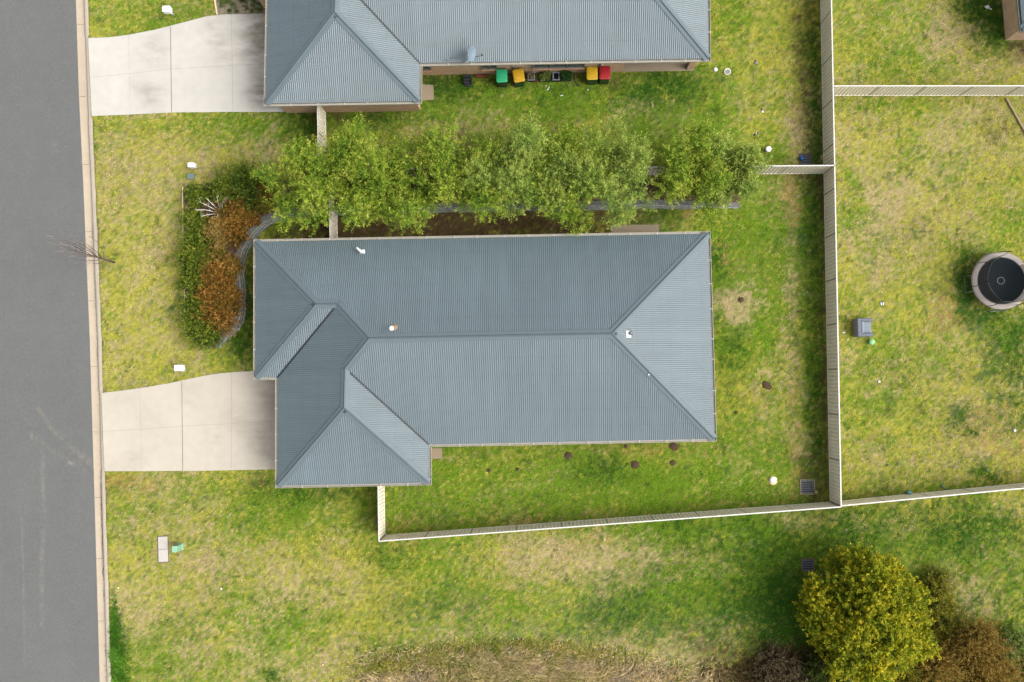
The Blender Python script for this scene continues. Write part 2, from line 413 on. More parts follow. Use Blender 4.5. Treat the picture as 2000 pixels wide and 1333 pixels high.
def cap_strip(mb, a, b, n1, n2, wd=0.215, lift=0.034, roll=0.036):
    a, b = Vector(a), Vector(b); d = (b-a).normalized()
    out = []
    for n in (n1, n2):
        e = n.cross(d).normalized()
        out.append(e)
    # make e point away from the ridge, downhill
    e1 = out[0] if out[0].z < 0 else -out[0]; e2 = out[1] if out[1].z < 0 else -out[1]
    if (e1-e2).length < 0.05: e2 = -e1
    up = (n1+n2).normalized()
    prof = [e1*wd+n1*(lift-0.012), e1*wd+n1*lift, e1*(wd*0.2)+n1*(lift), e1*(wd*0.14)+up*(lift+roll), up*(lift+roll*1.5), e2*(wd*0.14)+up*(lift+roll), e2*(wd*0.2)+n2*lift, e2*wd+n2*lift, e2*wd+n2*(lift-0.012)]
    m = len(prof)
    mb.add([a+p for p in prof]+[b+p for p in prof], [(i, i+1, m+i+1, m+i) for i in range(m-1)], False)

def make_house(T, label, walls_open=False):
    """T maps world xy of the first house to this house"""
    def tp(v): x, y = T(v.x, v.y); return Vector((x, y, v.z))
    ev = {k: tp(P(*p, EAVE-0.03)) for k, p in EV.items()}
    lip = [(ev[k].x, ev[k].y) for k in ORDER]
    inner = offset_loop(lip, -0.13)
    V = {k: Vector((inner[i][0], inner[i][1], EAVE)) for i, k in enumerate(ORDER)}
    for k, (x, y, rise) in RV.items(): V[k] = tp(P(x, y, EAVE+rise))
    base = sum((V[k] for k in ORDER), Vector())/8; base.z = 0
    root = empty('house', base, 0, label, 'house')
    off = lambda p: Vector(p)-base
    roof = MB(); nr = {}
    for f in FACES: nr[f] = corrugated(roof, [off(V[k]) for k in f])
    ro = roof.build('roof', M['roof'], root); set_slope(ro, roof)
    caps = MB()
    def adj(a, b): return [nr[f] for f in FACES if a in f and b in f]
    for a, b in RIDGES+HIPS:
        n1, n2 = adj(a, b)[:2]
        A_, B_ = off(V[a]), off(V[b])
        if a in ORDER: A_ = A_+(B_-A_).normalized()*0.02
        cap_strip(caps, A_, B_, n1, n2)
    caps.build('ridge_capping', M['ridge'], ro)
    val = MB()
    for a, b in VALLEYS:
        A_, B_ = off(V[a]), off(V[b]); d = (B_-A_); e = Vector((-d.y, d.x, 0)).normalized()*0.05
        z = Vector((0, 0, 0.018)); val.add([A_-e+z, A_+e+z, B_+e+z, B_-e+z], [(0, 1, 2, 3)])
    val.build('valley_gutter', M['dark'], ro)
    # gutter: open trough along every eave, with straps
    g = MB(); st = []; lo = offset_loop(lip, 0.0); li = offset_loop(lip, -0.018); lb = offset_loop(lip, -0.125)
    n = len(lo); r = [Vector((p[0], p[1], 0))-base for p in lo]; s = [Vector((p[0], p[1], 0))-base for p in li]; b_ = [Vector((p[0], p[1], 0))-base for p in lb]
    for i in range(n):
        j = (i+1) % n; zt, zb = EAVE-0.03, EAVE-0.15
        def z(v, h): return (v.x, v.y, h)
        vs = [z(r[i], zb), z(r[j], zb), z(r[j], zt), z(r[i], zt), z(s[i], zt), z(s[j], zt), z(s[j], zb+0.01), z(s[i], zb+0.01), z(b_[i], zb+0.01), z(b_[j], zb+0.01), z(b_[j], zt), z(b_[i], zt), z(b_[i], zb), z(b_[j], zb)]
        g.add(vs, [(0, 1, 2, 3), (3, 2, 5, 4), (4, 5, 6, 7), (7, 6, 9, 8), (8, 9, 10, 11), (0, 12, 13, 1)])
        d = r[j]-r[i]; L = d.length; k = max(1, int(L/1.25))
        rz = math.atan2(d.y, d.x)
        for q in range(1, k):
            p = r[i]+d*((q+random.uniform(-0.12, 0.12))/k); m_ = (s[i]-b_[i]); pc = p+(b_[i]-r[i])*0.0
            nrm2 = Vector((-d.y, d.x, 0)).normalized(); nrm2 = nrm2 if nrm2.dot(b_[i]-r[i]) > 0 else -nrm2
            pc = p+nrm2*0.062
            st.append((pc.x, pc.y, zt+0.004, rz))
    go_ = g.build('gutter', M['gutterw'], root)
    for (x, y, z_, rz) in st:
        sb = MB(); sb.box((x, y, z_), (0.03, 0.13, 0.012), rz); sb.build('gutter_strap', M['cap'], go_)
    # soffit and fascia
    sf = MB(); fl = offset_loop(lip, -0.135); sf.prism([(p[0]-base.x, p[1]-base.y) for p in fl], EAVE-0.22, EAVE-0.19)
    for i in range(n):
        a, b = fl[i], fl[(i+1) % n]; c = offset_loop(lip, -0.155); a2, b2 = c[i], c[(i+1) % n]
        sf.add([(a[0]-base.x, a[1]-base.y, EAVE-0.189), (b[0]-base.x, b[1]-base.y, EAVE-0.189), (b[0]-base.x, b[1]-base.y, EAVE-0.035), (a[0]-base.x, a[1]-base.y, EAVE-0.035)], [(0, 1, 2, 3)])
    sf.build('soffit', M['soffit'], root)
    wallp = offset_loop(lip, -0.43)
    if walls_open:      # alfresco notch in the lower right corner
        A, B, C, D, E, F_, G_, H_ = [Vector(p) for p in wallp]
        cx = (D-C).normalized(); cy = (B-C).normalized()
        c1 = C+cx*3.9; c2 = c1+cy*3.4; c3 = C+cy*3.4
        wallp2 = [tuple(q) for q in (A, B, c3, c2, c1, D, E, F_, G_, H_)]
        slab = MB(); slab.prism([tuple(Vector(q)-base.xy) for q in (c1-cx*0.003-cy*0.0, c2-cx*0.003, c3, C)], 0.0, 0.05)
        slab.build('patio_slab', M['slab'], root)
        pier = MB(); q = C-base.xy+cx*0.22+cy*0.22; pier.box((q.x, q.y, (EAVE-0.225+0.054)/2), (0.36, 0.36, EAVE-0.225-0.054), 0); pier.build('pier', M['brick'], root)
        wallp = wallp2
    wl_ = MB(); wl_.prism([(p[0]-base.x, p[1]-base.y) for p in wallp], 0.0, EAVE-0.225); wl_.build('wall', M['brick'], root)
    return root, V, base, wallp, lip

M['slab'] = concrete_mat('slab_concrete', dc(196, 178, 150), [])
p_ = [P(*EV['F'], EAVE), P(*EV['C'], EAVE)]; q_ = [P(515, 207.5, EAVE), P(1388.5, 119.5, EAVE)]
a_ = math.atan2(*(q_[1]-q_[0]).yx)-math.atan2(*(p_[1]-p_[0]).yx)
S2 = (q_[1]-q_[0]).length/(p_[1]-p_[0]).length
def T2(x, y):
    dx, dy = (x-p_[0].x)*S2, (y-p_[0].y)*S2
    return (q_[0].x+dx*math.cos(a_)-dy*math.sin(a_), q_[0].y+dx*math.sin(a_)+dy*math.cos(a_))
house1, V1, base1, wp1, lip1 = make_house(lambda x, y: (x, y), 'long house with a grey-blue corrugated hip roof in the middle of the photo')
house2, V2, base2, wp2, lip2 = make_house(T2, 'neighbouring house with a satellite dish on its roof, cut by the top edge', True)

# windows, downpipes on the visible wall of the second house
def on_wall(px, py=140, z=0.0): return P(px, py, z)
wa, wb = Vector(wp2[4]), Vector(wp2[5])           # long south wall
wd = (wb-wa).normalized(); wn = Vector((-wd.y, wd.x));
if wn.y > 0: wn = -wn
def wall_pt(px):     # point on the long wall line seen at picture column px (mid height)
    best = None
    for i in range(400):
        q = wa+wd*(wb-wa).length*i/399
        # project
        v = _m.transposed() @ (Vector((q.x, q.y, 1.2))-Vector((0, 0, H_CAM)))
        x = 1000+v.x/(-v.z)*F_PX
        if best is None or abs(x-px) < best[0]: best = (abs(x-px), q)
    return best[1]
rzw = math.atan2(wd.y, wd.x)
def window(px0, px1, nb, z0=0.95, z1=2.2):
    a, b = wall_pt(px0), wall_pt(px1); c = (a+b)/2; L = (b-a).length; cc = c-base2.xy
    f = MB(); fr = 0.05
    pr = wn*0.045
    for zz in (z0+fr/2, z1-fr/2): f.box((cc.x+pr.x, cc.y+pr.y, zz), (L, 0.09, fr), rzw)
    for k in range(nb+1):
        q = cc+wd*(-L/2+fr/2+(L-fr)*k/nb); f.box((q.x+pr.x, q.y+pr.y, (z0+z1)/2), (fr, 0.085, z1-z0-2*fr-0.002), rzw)
    fo = f.build('window', M['wframe'], house2)
    gl = MB(); q = cc+wn*0.02; gl.box((q.x, q.y, (z0+z1)/2), (L-0.02, 0.03, z1-z0-0.02), rzw); gl.build('pane', M['glass'], fo)
    s = MB(); q = cc+wn*0.06
    nb2 = int(L/0.11)
    for k in range(nb2):
        q2 = q+wd*(-L/2+(k+0.5)*L/nb2); s.box((q2.x, q2.y, z0-0.045), (L/nb2-0.012, 0.15, 0.07), rzw)
    s.build('sill', M['sill'], fo)
M['sill'] = mat('sill_brick', dc(176, 130, 100, 2.4), 0.9, [(9, 0.2)])
for a in ((826, 842, 1), (940, 971, 2), (1040, 1142, 3)): window(*a)
for px in (1004, 1172):
    q = wall_pt(px)+wn*0.05-base2.xy; d = MB(); d.tube([(q.x, q.y, 0.02), (q.x, q.y, 2.35), (q.x+wn.x*0.45, q.y+wn.y*0.45, 2.49)], 0.045, 8); d.build('downpipe', M['wframe'], house2)

# street fronts and side windows of the two houses
def opening(house, base, a, b, t0, t1, z0, z1, kind, nb=2):
    a, b = Vector(a), Vector(b); d = (b-a).normalized(); rz = math.atan2(d.y, d.x); L = (b-a).length*(t1-t0); c = a.lerp(b, (t0+t1)/2)-base.xy
    n = Vector((d.y, -d.x)); cen = a.lerp(b, 0.5)-base.xy
    if n.dot(cen) < 0: n = -n
    if kind == 'door':
        m = MB(); q = c+n*0.03
        for k in range(5): m.box((q.x, q.y, z0+(k+0.5)*(z1-z0)/5), (L, 0.05, (z1-z0)/5-0.015), rz)
        m.build('garage_door', M['gdoor'], house); return
    m = MB(); q = c+n*0.04
    for zz in (z0+0.025, z1-0.025): m.box((q.x, q.y, zz), (L, 0.08, 0.05), rz)
    for k in range(nb+1): p = q+d*(-L/2+0.025+(L-0.05)*k/nb); m.box((p.x, p.y, (z0+z1)/2), (0.05, 0.075, z1-z0-0.102), rz)
    f = m.build('window', M['wframe'], house); m = MB(); q = c+n*0.015; m.box((q.x, q.y, (z0+z1)/2), (L-0.02, 0.03, z1-z0-0.02), rz); m.build('pane', M['glass'], f)
M['gdoor'] = mat('garage_door_panel', dc(206, 200, 186, 1.4), 0.5, [(3, 0.04)])
for hs_, bs_, W_, i in ((house1, base1, wp1, 5), (house2, base2, wp2, 7)):
    opening(hs_, bs_, W_[i], W_[i+1], 0.08, 0.94, 0.04, 2.2, 'door'); opening(hs_, bs_, W_[i+2], W_[0], 0.2, 0.5, 0.8, 2.2, 'window', 3); opening(hs_, bs_, W_[i+2], W_[0], 0.66, 0.86, 0.8, 2.2, 'window', 2)
for t0, t1 in ((0.10, 0.22), (0.42, 0.5), (0.66, 0.82)): opening(house1, base1, wp1[2], wp1[3], t0, t1, 0.9, 2.1, 'window', 2)
for t0, t1 in ((0.2, 0.34), (0.6, 0.68)): opening(house1, base1, wp1[0], wp1[1], t0, t1, 0.9, 2.1, 'window', 2)
opening(house1, base1, wp1[1], wp1[2], 0.3, 0.55, 0.05, 2.15, 'window', 2)

# the third house: only its corner shows
c3 = P(1963.5, 79.5, 0); h3 = empty('house', c3, 0, 'brick house whose tan wall and roof corner show in the top right corner', 'house')
h3b = MB(); ux = Vector((1, 0.018, 0)).normalized(); uy = Vector((-0.06, 1, 0)).normalized()
def q3(a, b): v = ux*a+uy*b; return (v.x, v.y)
h3b.prism([q3(0, 0), q3(13, 0), q3(13, 12), q3(0, 12)], 0, EAVE-0.225); h3b.build('wall', M['brick'], h3)
rc = P(1992.5, 63, EAVE-0.03)-c3
lipr = [(rc.x, rc.y), (rc.x+ux.x*14, rc.y+ux.y*14), (rc.x+ux.x*14+uy.x*13, rc.y+ux.y*14+uy.y*13), (rc.x+uy.x*13, rc.y+uy.y*13)]
inn = offset_loop(lipr, -0.12); ci = [Vector((p[0], p[1], EAVE)) for p in inn]
hw = 6.5*T_PITCH; ra = (ci[0]+ci[3])/2+Vector(ux)*6.38; rb = (ci[1]+ci[2])/2-Vector(ux)*6.38; ra.z = rb.z = EAVE+6.38*T_PITCH
r3 = MB(); nn = [corrugated(r3, [ci[3], ci[0], ra]), corrugated(r3, [ci[0], ci[1], rb, ra]), corrugated(r3, [ci[1], ci[2], rb]), corrugated(r3, [ci[2], ci[3], ra, rb])]
r3o = r3.build('roof', M['roof'], h3); set_slope(r3o, r3); cp = MB()
for a, b, i, j in ((ci[0], ra, 0, 1), (ci[3], ra, 3, 0), (ci[1], rb, 1, 2), (ci[2], rb, 2, 3), (ra, rb, 1, 3)): cap_strip(cp, a, b, nn[i], nn[j])
cp.build('ridge_capping', M['ridge'], r3o)
g3 = MB(); o3 = lipr; i3 = offset_loop(lipr, -0.018); k3 = offset_loop(lipr, -0.115)
for i in range(4):
    j = (i+1) % 4; zt, zb = EAVE-0.03, EAVE-0.15
    z = lambda p, h: (p[0], p[1], h)
    g3.add([z(o3[i], zb), z(o3[j], zb), z(o3[j], zt), z(o3[i], zt), z(i3[i], zt), z(i3[j], zt), z(i3[j], zb), z(i3[i], zb), z(k3[i], zb), z(k3[j], zb)], [(0, 1, 2, 3), (3, 2, 5, 4), (4, 5, 6, 7), (7, 6, 9, 8)])
g3.build('gutter', M['wframe'], h3)
s3 = MB(); s3.prism(offset_loop(lipr, -0.13), EAVE-0.22, EAVE-0.19); s3.build('soffit', M['soffit'], h3)
q = q3(1.6, -0.05); d = MB(); d.tube([(q[0], q[1], 0.02), (q[0], q[1], 2.45)], 0.045, 8); d.build('downpipe', M['wframe'], h3)

# ------------------------------------------------------------------ lawn colour field
TYPES = ['Y', 'G', 'L', 'D', 'B', 'T', 'O']
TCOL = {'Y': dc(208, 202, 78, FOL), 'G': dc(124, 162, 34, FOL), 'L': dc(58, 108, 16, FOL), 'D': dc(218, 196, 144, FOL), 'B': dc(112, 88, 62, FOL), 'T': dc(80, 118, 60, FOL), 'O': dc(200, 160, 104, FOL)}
base_w = {'Y': 1.0, 'G': 0.62, 'L': 0.05, 'D': 0.34, 'B': 0.0, 'T': 0.06, 'O': 0.04}
BL = [  # px, py, rx, ry, type, amount
 # front verge
 (280, 330, 130, 60, 'D', 0.8), (300, 600, 110, 120, 'Y', 0.9), (300, 240, 120, 30, 'G', 0.6), (430, 255, 70, 25, 'G', 1.5), (500, 245, 60, 35, 'G', 2.0), (590, 240, 40, 25, 'L', 3.0), (520, 290, 30, 60, 'D', 1.2),
 (345, 600, 12, 30, 'T', 1.2), (280, 620, 25, 30, 'T', 0.4), (440, 700, 50, 20, 'G', 1.5), (470, 640, 20, 60, 'L', 2.5), (430, 40, 15, 15, 'O', 1.5), (330, 40, 60, 30, 'G', 0.7),
 (250, 940, 50, 12, 'O', 1.6), (505, 945, 25, 12, 'B', 0.9), (430, 960, 60, 30, 'G', 1.5), (620, 1000, 110, 40, 'G', 2.2), (640, 965, 90, 12, 'L', 1.6), (560, 960, 60, 25, 'L', 0.7), (715, 980, 12, 45, 'L', 2.0), (736, 1000, 8, 50, 'B', 2.2), (480, 1030, 60, 30, 'G', 1.2),
 (270, 1020, 60, 60, 'G', 0.5), (240, 1160, 40, 20, 'D', 1.3), (280, 1200, 50, 30, 'D', 0.8), (222, 1240, 10, 50, 'L', 3.0), (235, 1300, 18, 40, 'L', 3.0), (300, 1280, 60, 40, 'G', 1.5), (330, 1230, 40, 25, 'L', 0.6),
 # south field
 (500, 1120, 110, 35, 'D', 1.1), (600, 1150, 90, 30, 'D', 0.9), (700, 1080, 110, 30, 'Y', 1.0), (560, 1210, 100, 50, 'G', 0.9), (760, 1190, 90, 40, 'T', 0.5), (770, 1085, 45, 28, 'L', 1.6), (770, 1110, 30, 20, 'G', 1.0), (860, 1110, 90, 40, 'G', 1.2),
 (880, 1170, 60, 40, 'T', 0.5), (940, 1080, 60, 20, 'Y', 0.8), (900, 1250, 100, 30, 'G', 1.2), (800, 1280, 90, 22, 'L', 1.5), (860, 1180, 40, 20, 'L', 0.9), (1100, 1090, 110, 45, 'D', 2.2), (1200, 1075, 60, 30, 'D', 1.6), (1120, 1130, 80, 40, 'D', 1.6),
 (1150, 1060, 60, 15, 'O', 0.5), (1000, 1150, 90, 40, 'G', 0.8), (1250, 1060, 50, 30, 'G', 1.2), (1320, 1050, 90, 30, 'G', 1.2), (1330, 1100, 90, 25, 'D', 0.9), (1280, 1160, 110, 45, 'G', 2.2), (1230, 1210, 100, 35, 'T', 1.3), (1240, 1200, 70, 30, 'L', 1.2),
 (1400, 1040, 120, 20, 'G', 2.0), (1320, 1030, 110, 12, 'L', 1.6), (1430, 1130, 80, 50, 'G', 2.0), (1500, 1080, 80, 50, 'G', 2.6), (1520, 1150, 60, 90, 'L', 4.5), (1460, 1210, 70, 60, 'L', 1.6), (1440, 1240, 60, 30, 'D', 1.0), (1400, 1260, 60, 25, 'B', 0.9), (1545, 1240, 50, 80, 'L', 6.0),  # strong 'L' blobs left of the wattle paint its cast shadow into the grass
 (1100, 1240, 130, 30, 'T', 0.9), (1100, 1200, 100, 30, 'G', 1.0), (1180, 1260, 100, 25, 'D', 1.0), (540, 1325, 22, 12, 'L', 3.0),
 (1540, 1013, 26, 12, 'D', 4.0), (1600, 1010, 30, 8, 'O', 0.8), (1640, 1050, 120, 45, 'L', 2.4), (1600, 1080, 90, 40, 'G', 2.0), (1750, 1060, 90, 40, 'G', 1.8), (1870, 1040, 70, 30, 'L', 1.3), (1880, 1120, 40, 60, 'L', 1.3), (1820, 1150, 60, 60, 'G', 1.2), (1760, 1040, 30, 20, 'D', 0.8), (1900, 1170, 50, 60, 'D', 1.4), (1950, 1080, 50, 60, 'G', 1.3), (1960, 1030, 40, 30, 'L', 1.0), (1830, 1200, 60, 40, 'D', 0.8), (1940, 1240, 40, 20, 'L', 1.5), (1780, 1110, 60, 40, 'D', 0.5),
 (1690, 1010, 60, 12, 'D', 0.7), (1960, 990, 40, 14, 'D', 0.7),
 (940, 1310, 220, 45, 'D', 6), (1150, 1325, 200, 36, 'D', 6), (1400, 1325, 90, 30, 'B', 3), (1540, 1310, 60, 30, 'B', 4), (760, 1330, 90, 20, 'D', 2),
 (1480, 1140, 240, 100, 'L', 1.1), (1850, 1110, 170, 100, 'L', 0.9), (1350, 1200, 220, 70, 'T', 1.0), (1480, 1270, 120, 35, 'B', 1.2), (280, 450, 90, 200, 'D', 0.6), (280, 700, 70, 50, 'D', 0.5), (270, 1000, 80, 200, 'D', 0.5), (420, 1180, 200, 100, 'D', 0.4),
 # house yard, south strip
 (1000, 960, 230, 70, 'G', 2.6), (850, 940, 80, 50, 'G', 1.6), (1000, 1000, 200, 25, 'L', 0.8), (800, 1028, 40, 9, 'O', 1.2), (1000, 1019, 120, 6, 'O', 1.6), (1200, 1006, 120, 6, 'O', 1.4), (1450, 987, 120, 6, 'O', 1.2), (1250, 960, 160, 50, 'G', 2.4), (1180, 930, 60, 25, 'L', 1.6), (1210, 945, 30, 14, 'T', 1.0), (1290, 875, 70, 10, 'O', 1.5), (1290, 900, 60, 20, 'Y', 1.3), (1420, 940, 100, 60, 'G', 2.8), (1480, 960, 50, 40, 'G', 1.5), (900, 900, 60, 14, 'G', 1.5), (870, 890, 18, 6, 'D', 1.4), (1000, 960, 14, 8, 'D', 1.0),
 # east strip
 (1420, 480, 50, 70, 'G', 2.0), (1460, 420, 60, 50, 'G', 2.0), (1400, 540, 20, 60, 'L', 1.4), (1440, 660, 40, 60, 'G', 3.0), (1430, 700, 22, 40, 'L', 2.2), (1480, 620, 40, 60, 'G', 2.0), (1443, 588, 24, 18, 'D', 34), (1437, 615, 15, 22, 'D', 24), (1430, 540, 9, 6, 'O', 3.0), (1413, 485, 7, 6, 'O', 2.5), (1418, 513, 8, 8, 'O', 2.0), (1450, 520, 6, 6, 'O', 2.2),
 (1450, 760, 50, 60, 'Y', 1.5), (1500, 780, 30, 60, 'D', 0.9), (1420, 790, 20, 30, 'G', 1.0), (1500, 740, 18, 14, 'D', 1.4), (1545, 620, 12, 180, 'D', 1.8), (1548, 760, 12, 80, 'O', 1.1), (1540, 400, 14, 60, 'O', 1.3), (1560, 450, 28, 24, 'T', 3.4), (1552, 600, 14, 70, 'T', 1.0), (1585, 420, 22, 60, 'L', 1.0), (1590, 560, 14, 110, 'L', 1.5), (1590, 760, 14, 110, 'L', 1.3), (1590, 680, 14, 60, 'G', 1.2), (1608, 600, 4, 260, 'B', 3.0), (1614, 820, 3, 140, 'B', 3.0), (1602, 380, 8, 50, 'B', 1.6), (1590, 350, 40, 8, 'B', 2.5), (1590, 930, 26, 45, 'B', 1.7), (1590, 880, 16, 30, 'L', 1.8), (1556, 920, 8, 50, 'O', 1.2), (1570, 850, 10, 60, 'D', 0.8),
 # north side dirt strip
 (740, 445, 130, 24, 'B', 16.0), (920, 435, 120, 26, 'B', 16.0), (1090, 438, 100, 22, 'B', 16.0), (1060, 425, 60, 8, 'O', 1.2), (1230, 425, 50, 16, 'B', 3.5), (1290, 425, 50, 16, 'L', 1.6), (1340, 430, 60, 22, 'G', 2.0), (1340, 425, 8, 6, 'O', 3.5), (1310, 430, 12, 8, 'O', 2.0), (580, 440, 50, 20, 'L', 3.0), (610, 450, 30, 20, 'B', 4.0), (540, 445, 30, 14, 'G', 2.0), (486, 560, 8, 90, 'L', 2.6), (480, 600, 8, 60, 'B', 1.6), (486, 500, 9, 30, 'B', 2.2),
 # neighbour yard
 (870, 165, 60, 22, 'L', 6.5), (850, 150, 20, 10, 'B', 2.0), (960, 165, 40, 15, 'L', 4.0), (1100, 185, 110, 35, 'G', 3.0), (1100, 180, 100, 30, 'L', 1.3), (1270, 185, 80, 30, 'L', 4.5), (1310, 165, 40, 25, 'L', 2.0), (1290, 160, 60, 20, 'L', 2.0), (950, 190, 60, 30, 'G', 3.0), (900, 215, 90, 22, 'G', 2.6), (700, 225, 70, 14, 'B', 2.4), (740, 235, 80, 20, 'L', 1.4), (820, 205, 30, 20, 'G', 1.5), (900, 255, 60, 40, 'D', 2.0), (880, 300, 30, 60, 'B', 1.6), (1100, 225, 100, 14, 'G', 1.2), (1280, 240, 70, 40, 'G', 1.8), (1240, 220, 60, 20, 'D', 1.3), (1380, 240, 40, 60, 'G', 1.4), (1400, 215, 25, 40, 'G', 1.6), (1330, 270, 70, 40, 'G', 1.5), (1405, 60, 15, 60, 'G', 1.4), (1440, 20, 20, 25, 'G', 2.0), (1440, 50, 30, 60, 'G', 0.5),
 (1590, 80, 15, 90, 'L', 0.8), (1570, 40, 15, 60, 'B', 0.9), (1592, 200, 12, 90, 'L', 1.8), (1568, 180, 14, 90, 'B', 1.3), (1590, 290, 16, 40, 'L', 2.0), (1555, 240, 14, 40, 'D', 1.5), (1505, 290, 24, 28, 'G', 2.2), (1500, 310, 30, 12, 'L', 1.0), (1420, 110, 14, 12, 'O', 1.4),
 (940, 158, 40, 6, 'B', 2.0), (1000, 160, 30, 12, 'B', 2.5), (1165, 160, 40, 12, 'B', 2.5), (1130, 158, 25, 16, 'B', 2.5),
 # far yard north-east
 (1720, 60, 60, 50, 'G', 0.7), (1760, 130, 50, 25, 'G', 1.6), (1740, 100, 40, 20, 'T', 0.4), (1850, 40, 35, 40, 'D', 2.6), (1850, 80, 60, 30, 'D', 1.2), (1880, 10, 14, 20, 'L', 2.5), (1920, 30, 30, 40, 'L', 4.5), (1945, 60, 22, 35, 'L', 2.5), (1985, 100, 22, 14, 'B', 3.5), (1960, 95, 25, 14, 'G', 2.2), (1890, 130, 60, 20, 'D', 0.8), (1655, 30, 14, 60, 'G', 1.3), (1830, 120, 30, 20, 'G', 0.8),
 # far yard east
 (1720, 205, 80, 10, 'G', 1.8), (1780, 215, 40, 16, 'G', 1.0), (1920, 215, 60, 22, 'D', 0.9), (1935, 250, 30, 22, 'B', 0.8), (1850, 280, 40, 40, 'D', 0.9), (1780, 300, 30, 20, 'G', 0.8), (1740, 400, 60, 60, 'D', 0.7), (1840, 420, 50, 60, 'D', 0.9), (1790, 460, 20, 18, 'T', 1.6), (1665, 400, 20, 60, 'G', 0.8), (1880, 380, 60, 50, 'Y', 0.4), (1990, 420, 30, 60, 'G', 0.9), (1720, 520, 50, 30, 'D', 0.8), (1890, 570, 16, 50, 'L', 4.5), (1930, 615, 40, 14, 'L', 4.0), (1975, 640, 40, 26, 'G', 2.2), (1975, 700, 35, 60, 'L', 2.4), (1990, 640, 30, 20, 'L', 2.0), (1985, 790, 25, 40, 'L', 1.6), (1930, 640, 30, 40, 'T', 0.8), (1870, 480, 40, 20, 'G', 0.8), (1940, 480, 50, 12, 'G', 1.6),
 (1760, 700, 70, 30, 'G', 1.0), (1730, 720, 40, 30, 'L', 0.4), (1860, 600, 35, 30, 'O', 1.4), (1740, 780, 50, 30, 'G', 1.0), (1730, 790, 22, 14, 'L', 0.8), (1820, 860, 80, 40, 'Y', 0.5), (1874, 812, 16, 16, 'T', 2.6), (1870, 815, 18, 18, 'L', 1.0), (1899, 842, 6, 6, 'L', 3.0), (1930, 830, 30, 40, 'O', 0.8), (1955, 870, 60, 14, 'O', 0.8), (1700, 660, 30, 16, 'G', 1.0), (1925, 925, 18, 14, 'L', 2.0), (1850, 955, 90, 10, 'G', 1.0), (1700, 960, 60, 10, 'B', 0.3), (1930, 720, 25, 70, 'T', 0.9), (1940, 790, 20, 30, 'T', 0.8), (1680, 820, 30, 60, 'G', 0.7),
]
BLW = []
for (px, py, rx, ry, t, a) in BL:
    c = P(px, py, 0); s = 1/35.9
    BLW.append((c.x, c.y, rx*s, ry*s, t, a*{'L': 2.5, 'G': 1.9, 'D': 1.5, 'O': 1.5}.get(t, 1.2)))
MAINYARD = [P2(*q) for q in ((752, 1046), (752, 860), (1390, 860), (1380, 400), (1480, 340), (1611, 339), (1621, 981))]
NYARD = [P2(*q) for q in ((637, 200), (637, 345), (1480, 340), (1440, 250), (1440, 120))]
RYARD = [P2(*q) for q in ((1600, -60), (1621, 981), (2100, 940), (2100, -60))]
def lawn_color(x, y, fine=True):
    wx = x+0.55*fbm(x, y, 1.6, 91)+0.18*vnoise(x, y, 0.35, 95); wy = y+0.55*fbm(x, y, 1.6, 92)+0.18*vnoise(x, y, 0.35, 96)
    W = {}
    for t in TYPES:
        W[t] = np.full(x.shape, base_w[t])
    my = inpoly(x, y, MAINYARD)|inpoly(x, y, NYARD)
    W['G'] = W['G']+1.0*my; W['L'] = W['L']+0.12*my; W['Y'] = W['Y']-0.35*my
    ry_ = inpoly(x, y, RYARD); W['D'] = W['D']+0.22*ry_; W['G'] = W['G']-0.1*ry_
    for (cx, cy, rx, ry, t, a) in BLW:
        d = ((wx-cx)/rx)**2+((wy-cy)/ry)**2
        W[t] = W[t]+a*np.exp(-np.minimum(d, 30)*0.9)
    tot = 0; col = np.zeros(x.shape+(3,))
    for i, t in enumerate(TYPES):
        n = 0.85*fbm(x, y, 2.4, 11+i*7, 3)+0.6*fbm(x, y, 0.55, 31+i*7, 2)
        if fine: n = n+1.0*vnoise(x, y, 0.13, 51+i*7)+0.8*vnoise(x, y, 0.07, 151+i*7)
        w_ = W[t]**1.25*np.exp(1.9*n)
        tot = tot+w_; col += w_[..., None]*np.array(TCOL[t])
    col /= tot[..., None]
    wd2 = np.clip((vnoise(x, y, 0.30, 201)+0.5*vnoise(x, y, 0.12, 202)-0.78+0.25*fbm(x, y, 3.0, 203))*5, 0, 1)[..., None]
    col = col*(1-0.6*wd2)+np.array(dc(70, 104, 38, FOL))*0.6*wd2
    lush = (W['G']+2*W['L'])/(sum(W.values()))
    v = 1+0.10*fbm(x, y, 5.0, 77)+(0.20*vnoise(x, y, 0.10, 78)+0.22*vnoise(x, y, 0.055, 178)-0.35*np.maximum(vnoise(x, y, 0.16, 79)-0.45, 0) if fine else 0)
    return col*v[..., None], lush

# ------------------------------------------------------------------ ground sheet
xs = np.concatenate([[-600, -300, -150, -80, -50, -42], np.arange(-36, 32, 0.13), [36, 44, 60, 90, 160, 300, 600]])
ys = np.concatenate([[-600, -300, -150, -80, -45, -32], np.arange(-24, 26, 0.13), [30, 36, 50, 90, 160, 300, 600]])
X, Y = np.meshgrid(xs, ys, indexing='ij')
kx = line_x(kerb_w, Y)
Z = np.where(X < kx-0.06, -0.30, 0.0)+0.02*fbm(X, Y, 1.5, 3)*(X > kx+0.3)
Z = np.where(X < line_x(road_w, Y)-8.6, 0.0, Z)
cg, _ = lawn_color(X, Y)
far = (X < -35.5) | (X > 31.5) | (Y < -23.5) | (Y > 25.5); cg[far] = cg[~far].mean(0)
idx = np.arange(X.size).reshape(X.shape)
fc = np.stack([idx[:-1, :-1], idx[1:, :-1], idx[1:, 1:], idx[:-1, 1:]], -1).reshape(-1)
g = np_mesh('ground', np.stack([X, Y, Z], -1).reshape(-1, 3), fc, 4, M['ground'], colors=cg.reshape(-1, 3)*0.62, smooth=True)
tag(g, kind='structure')

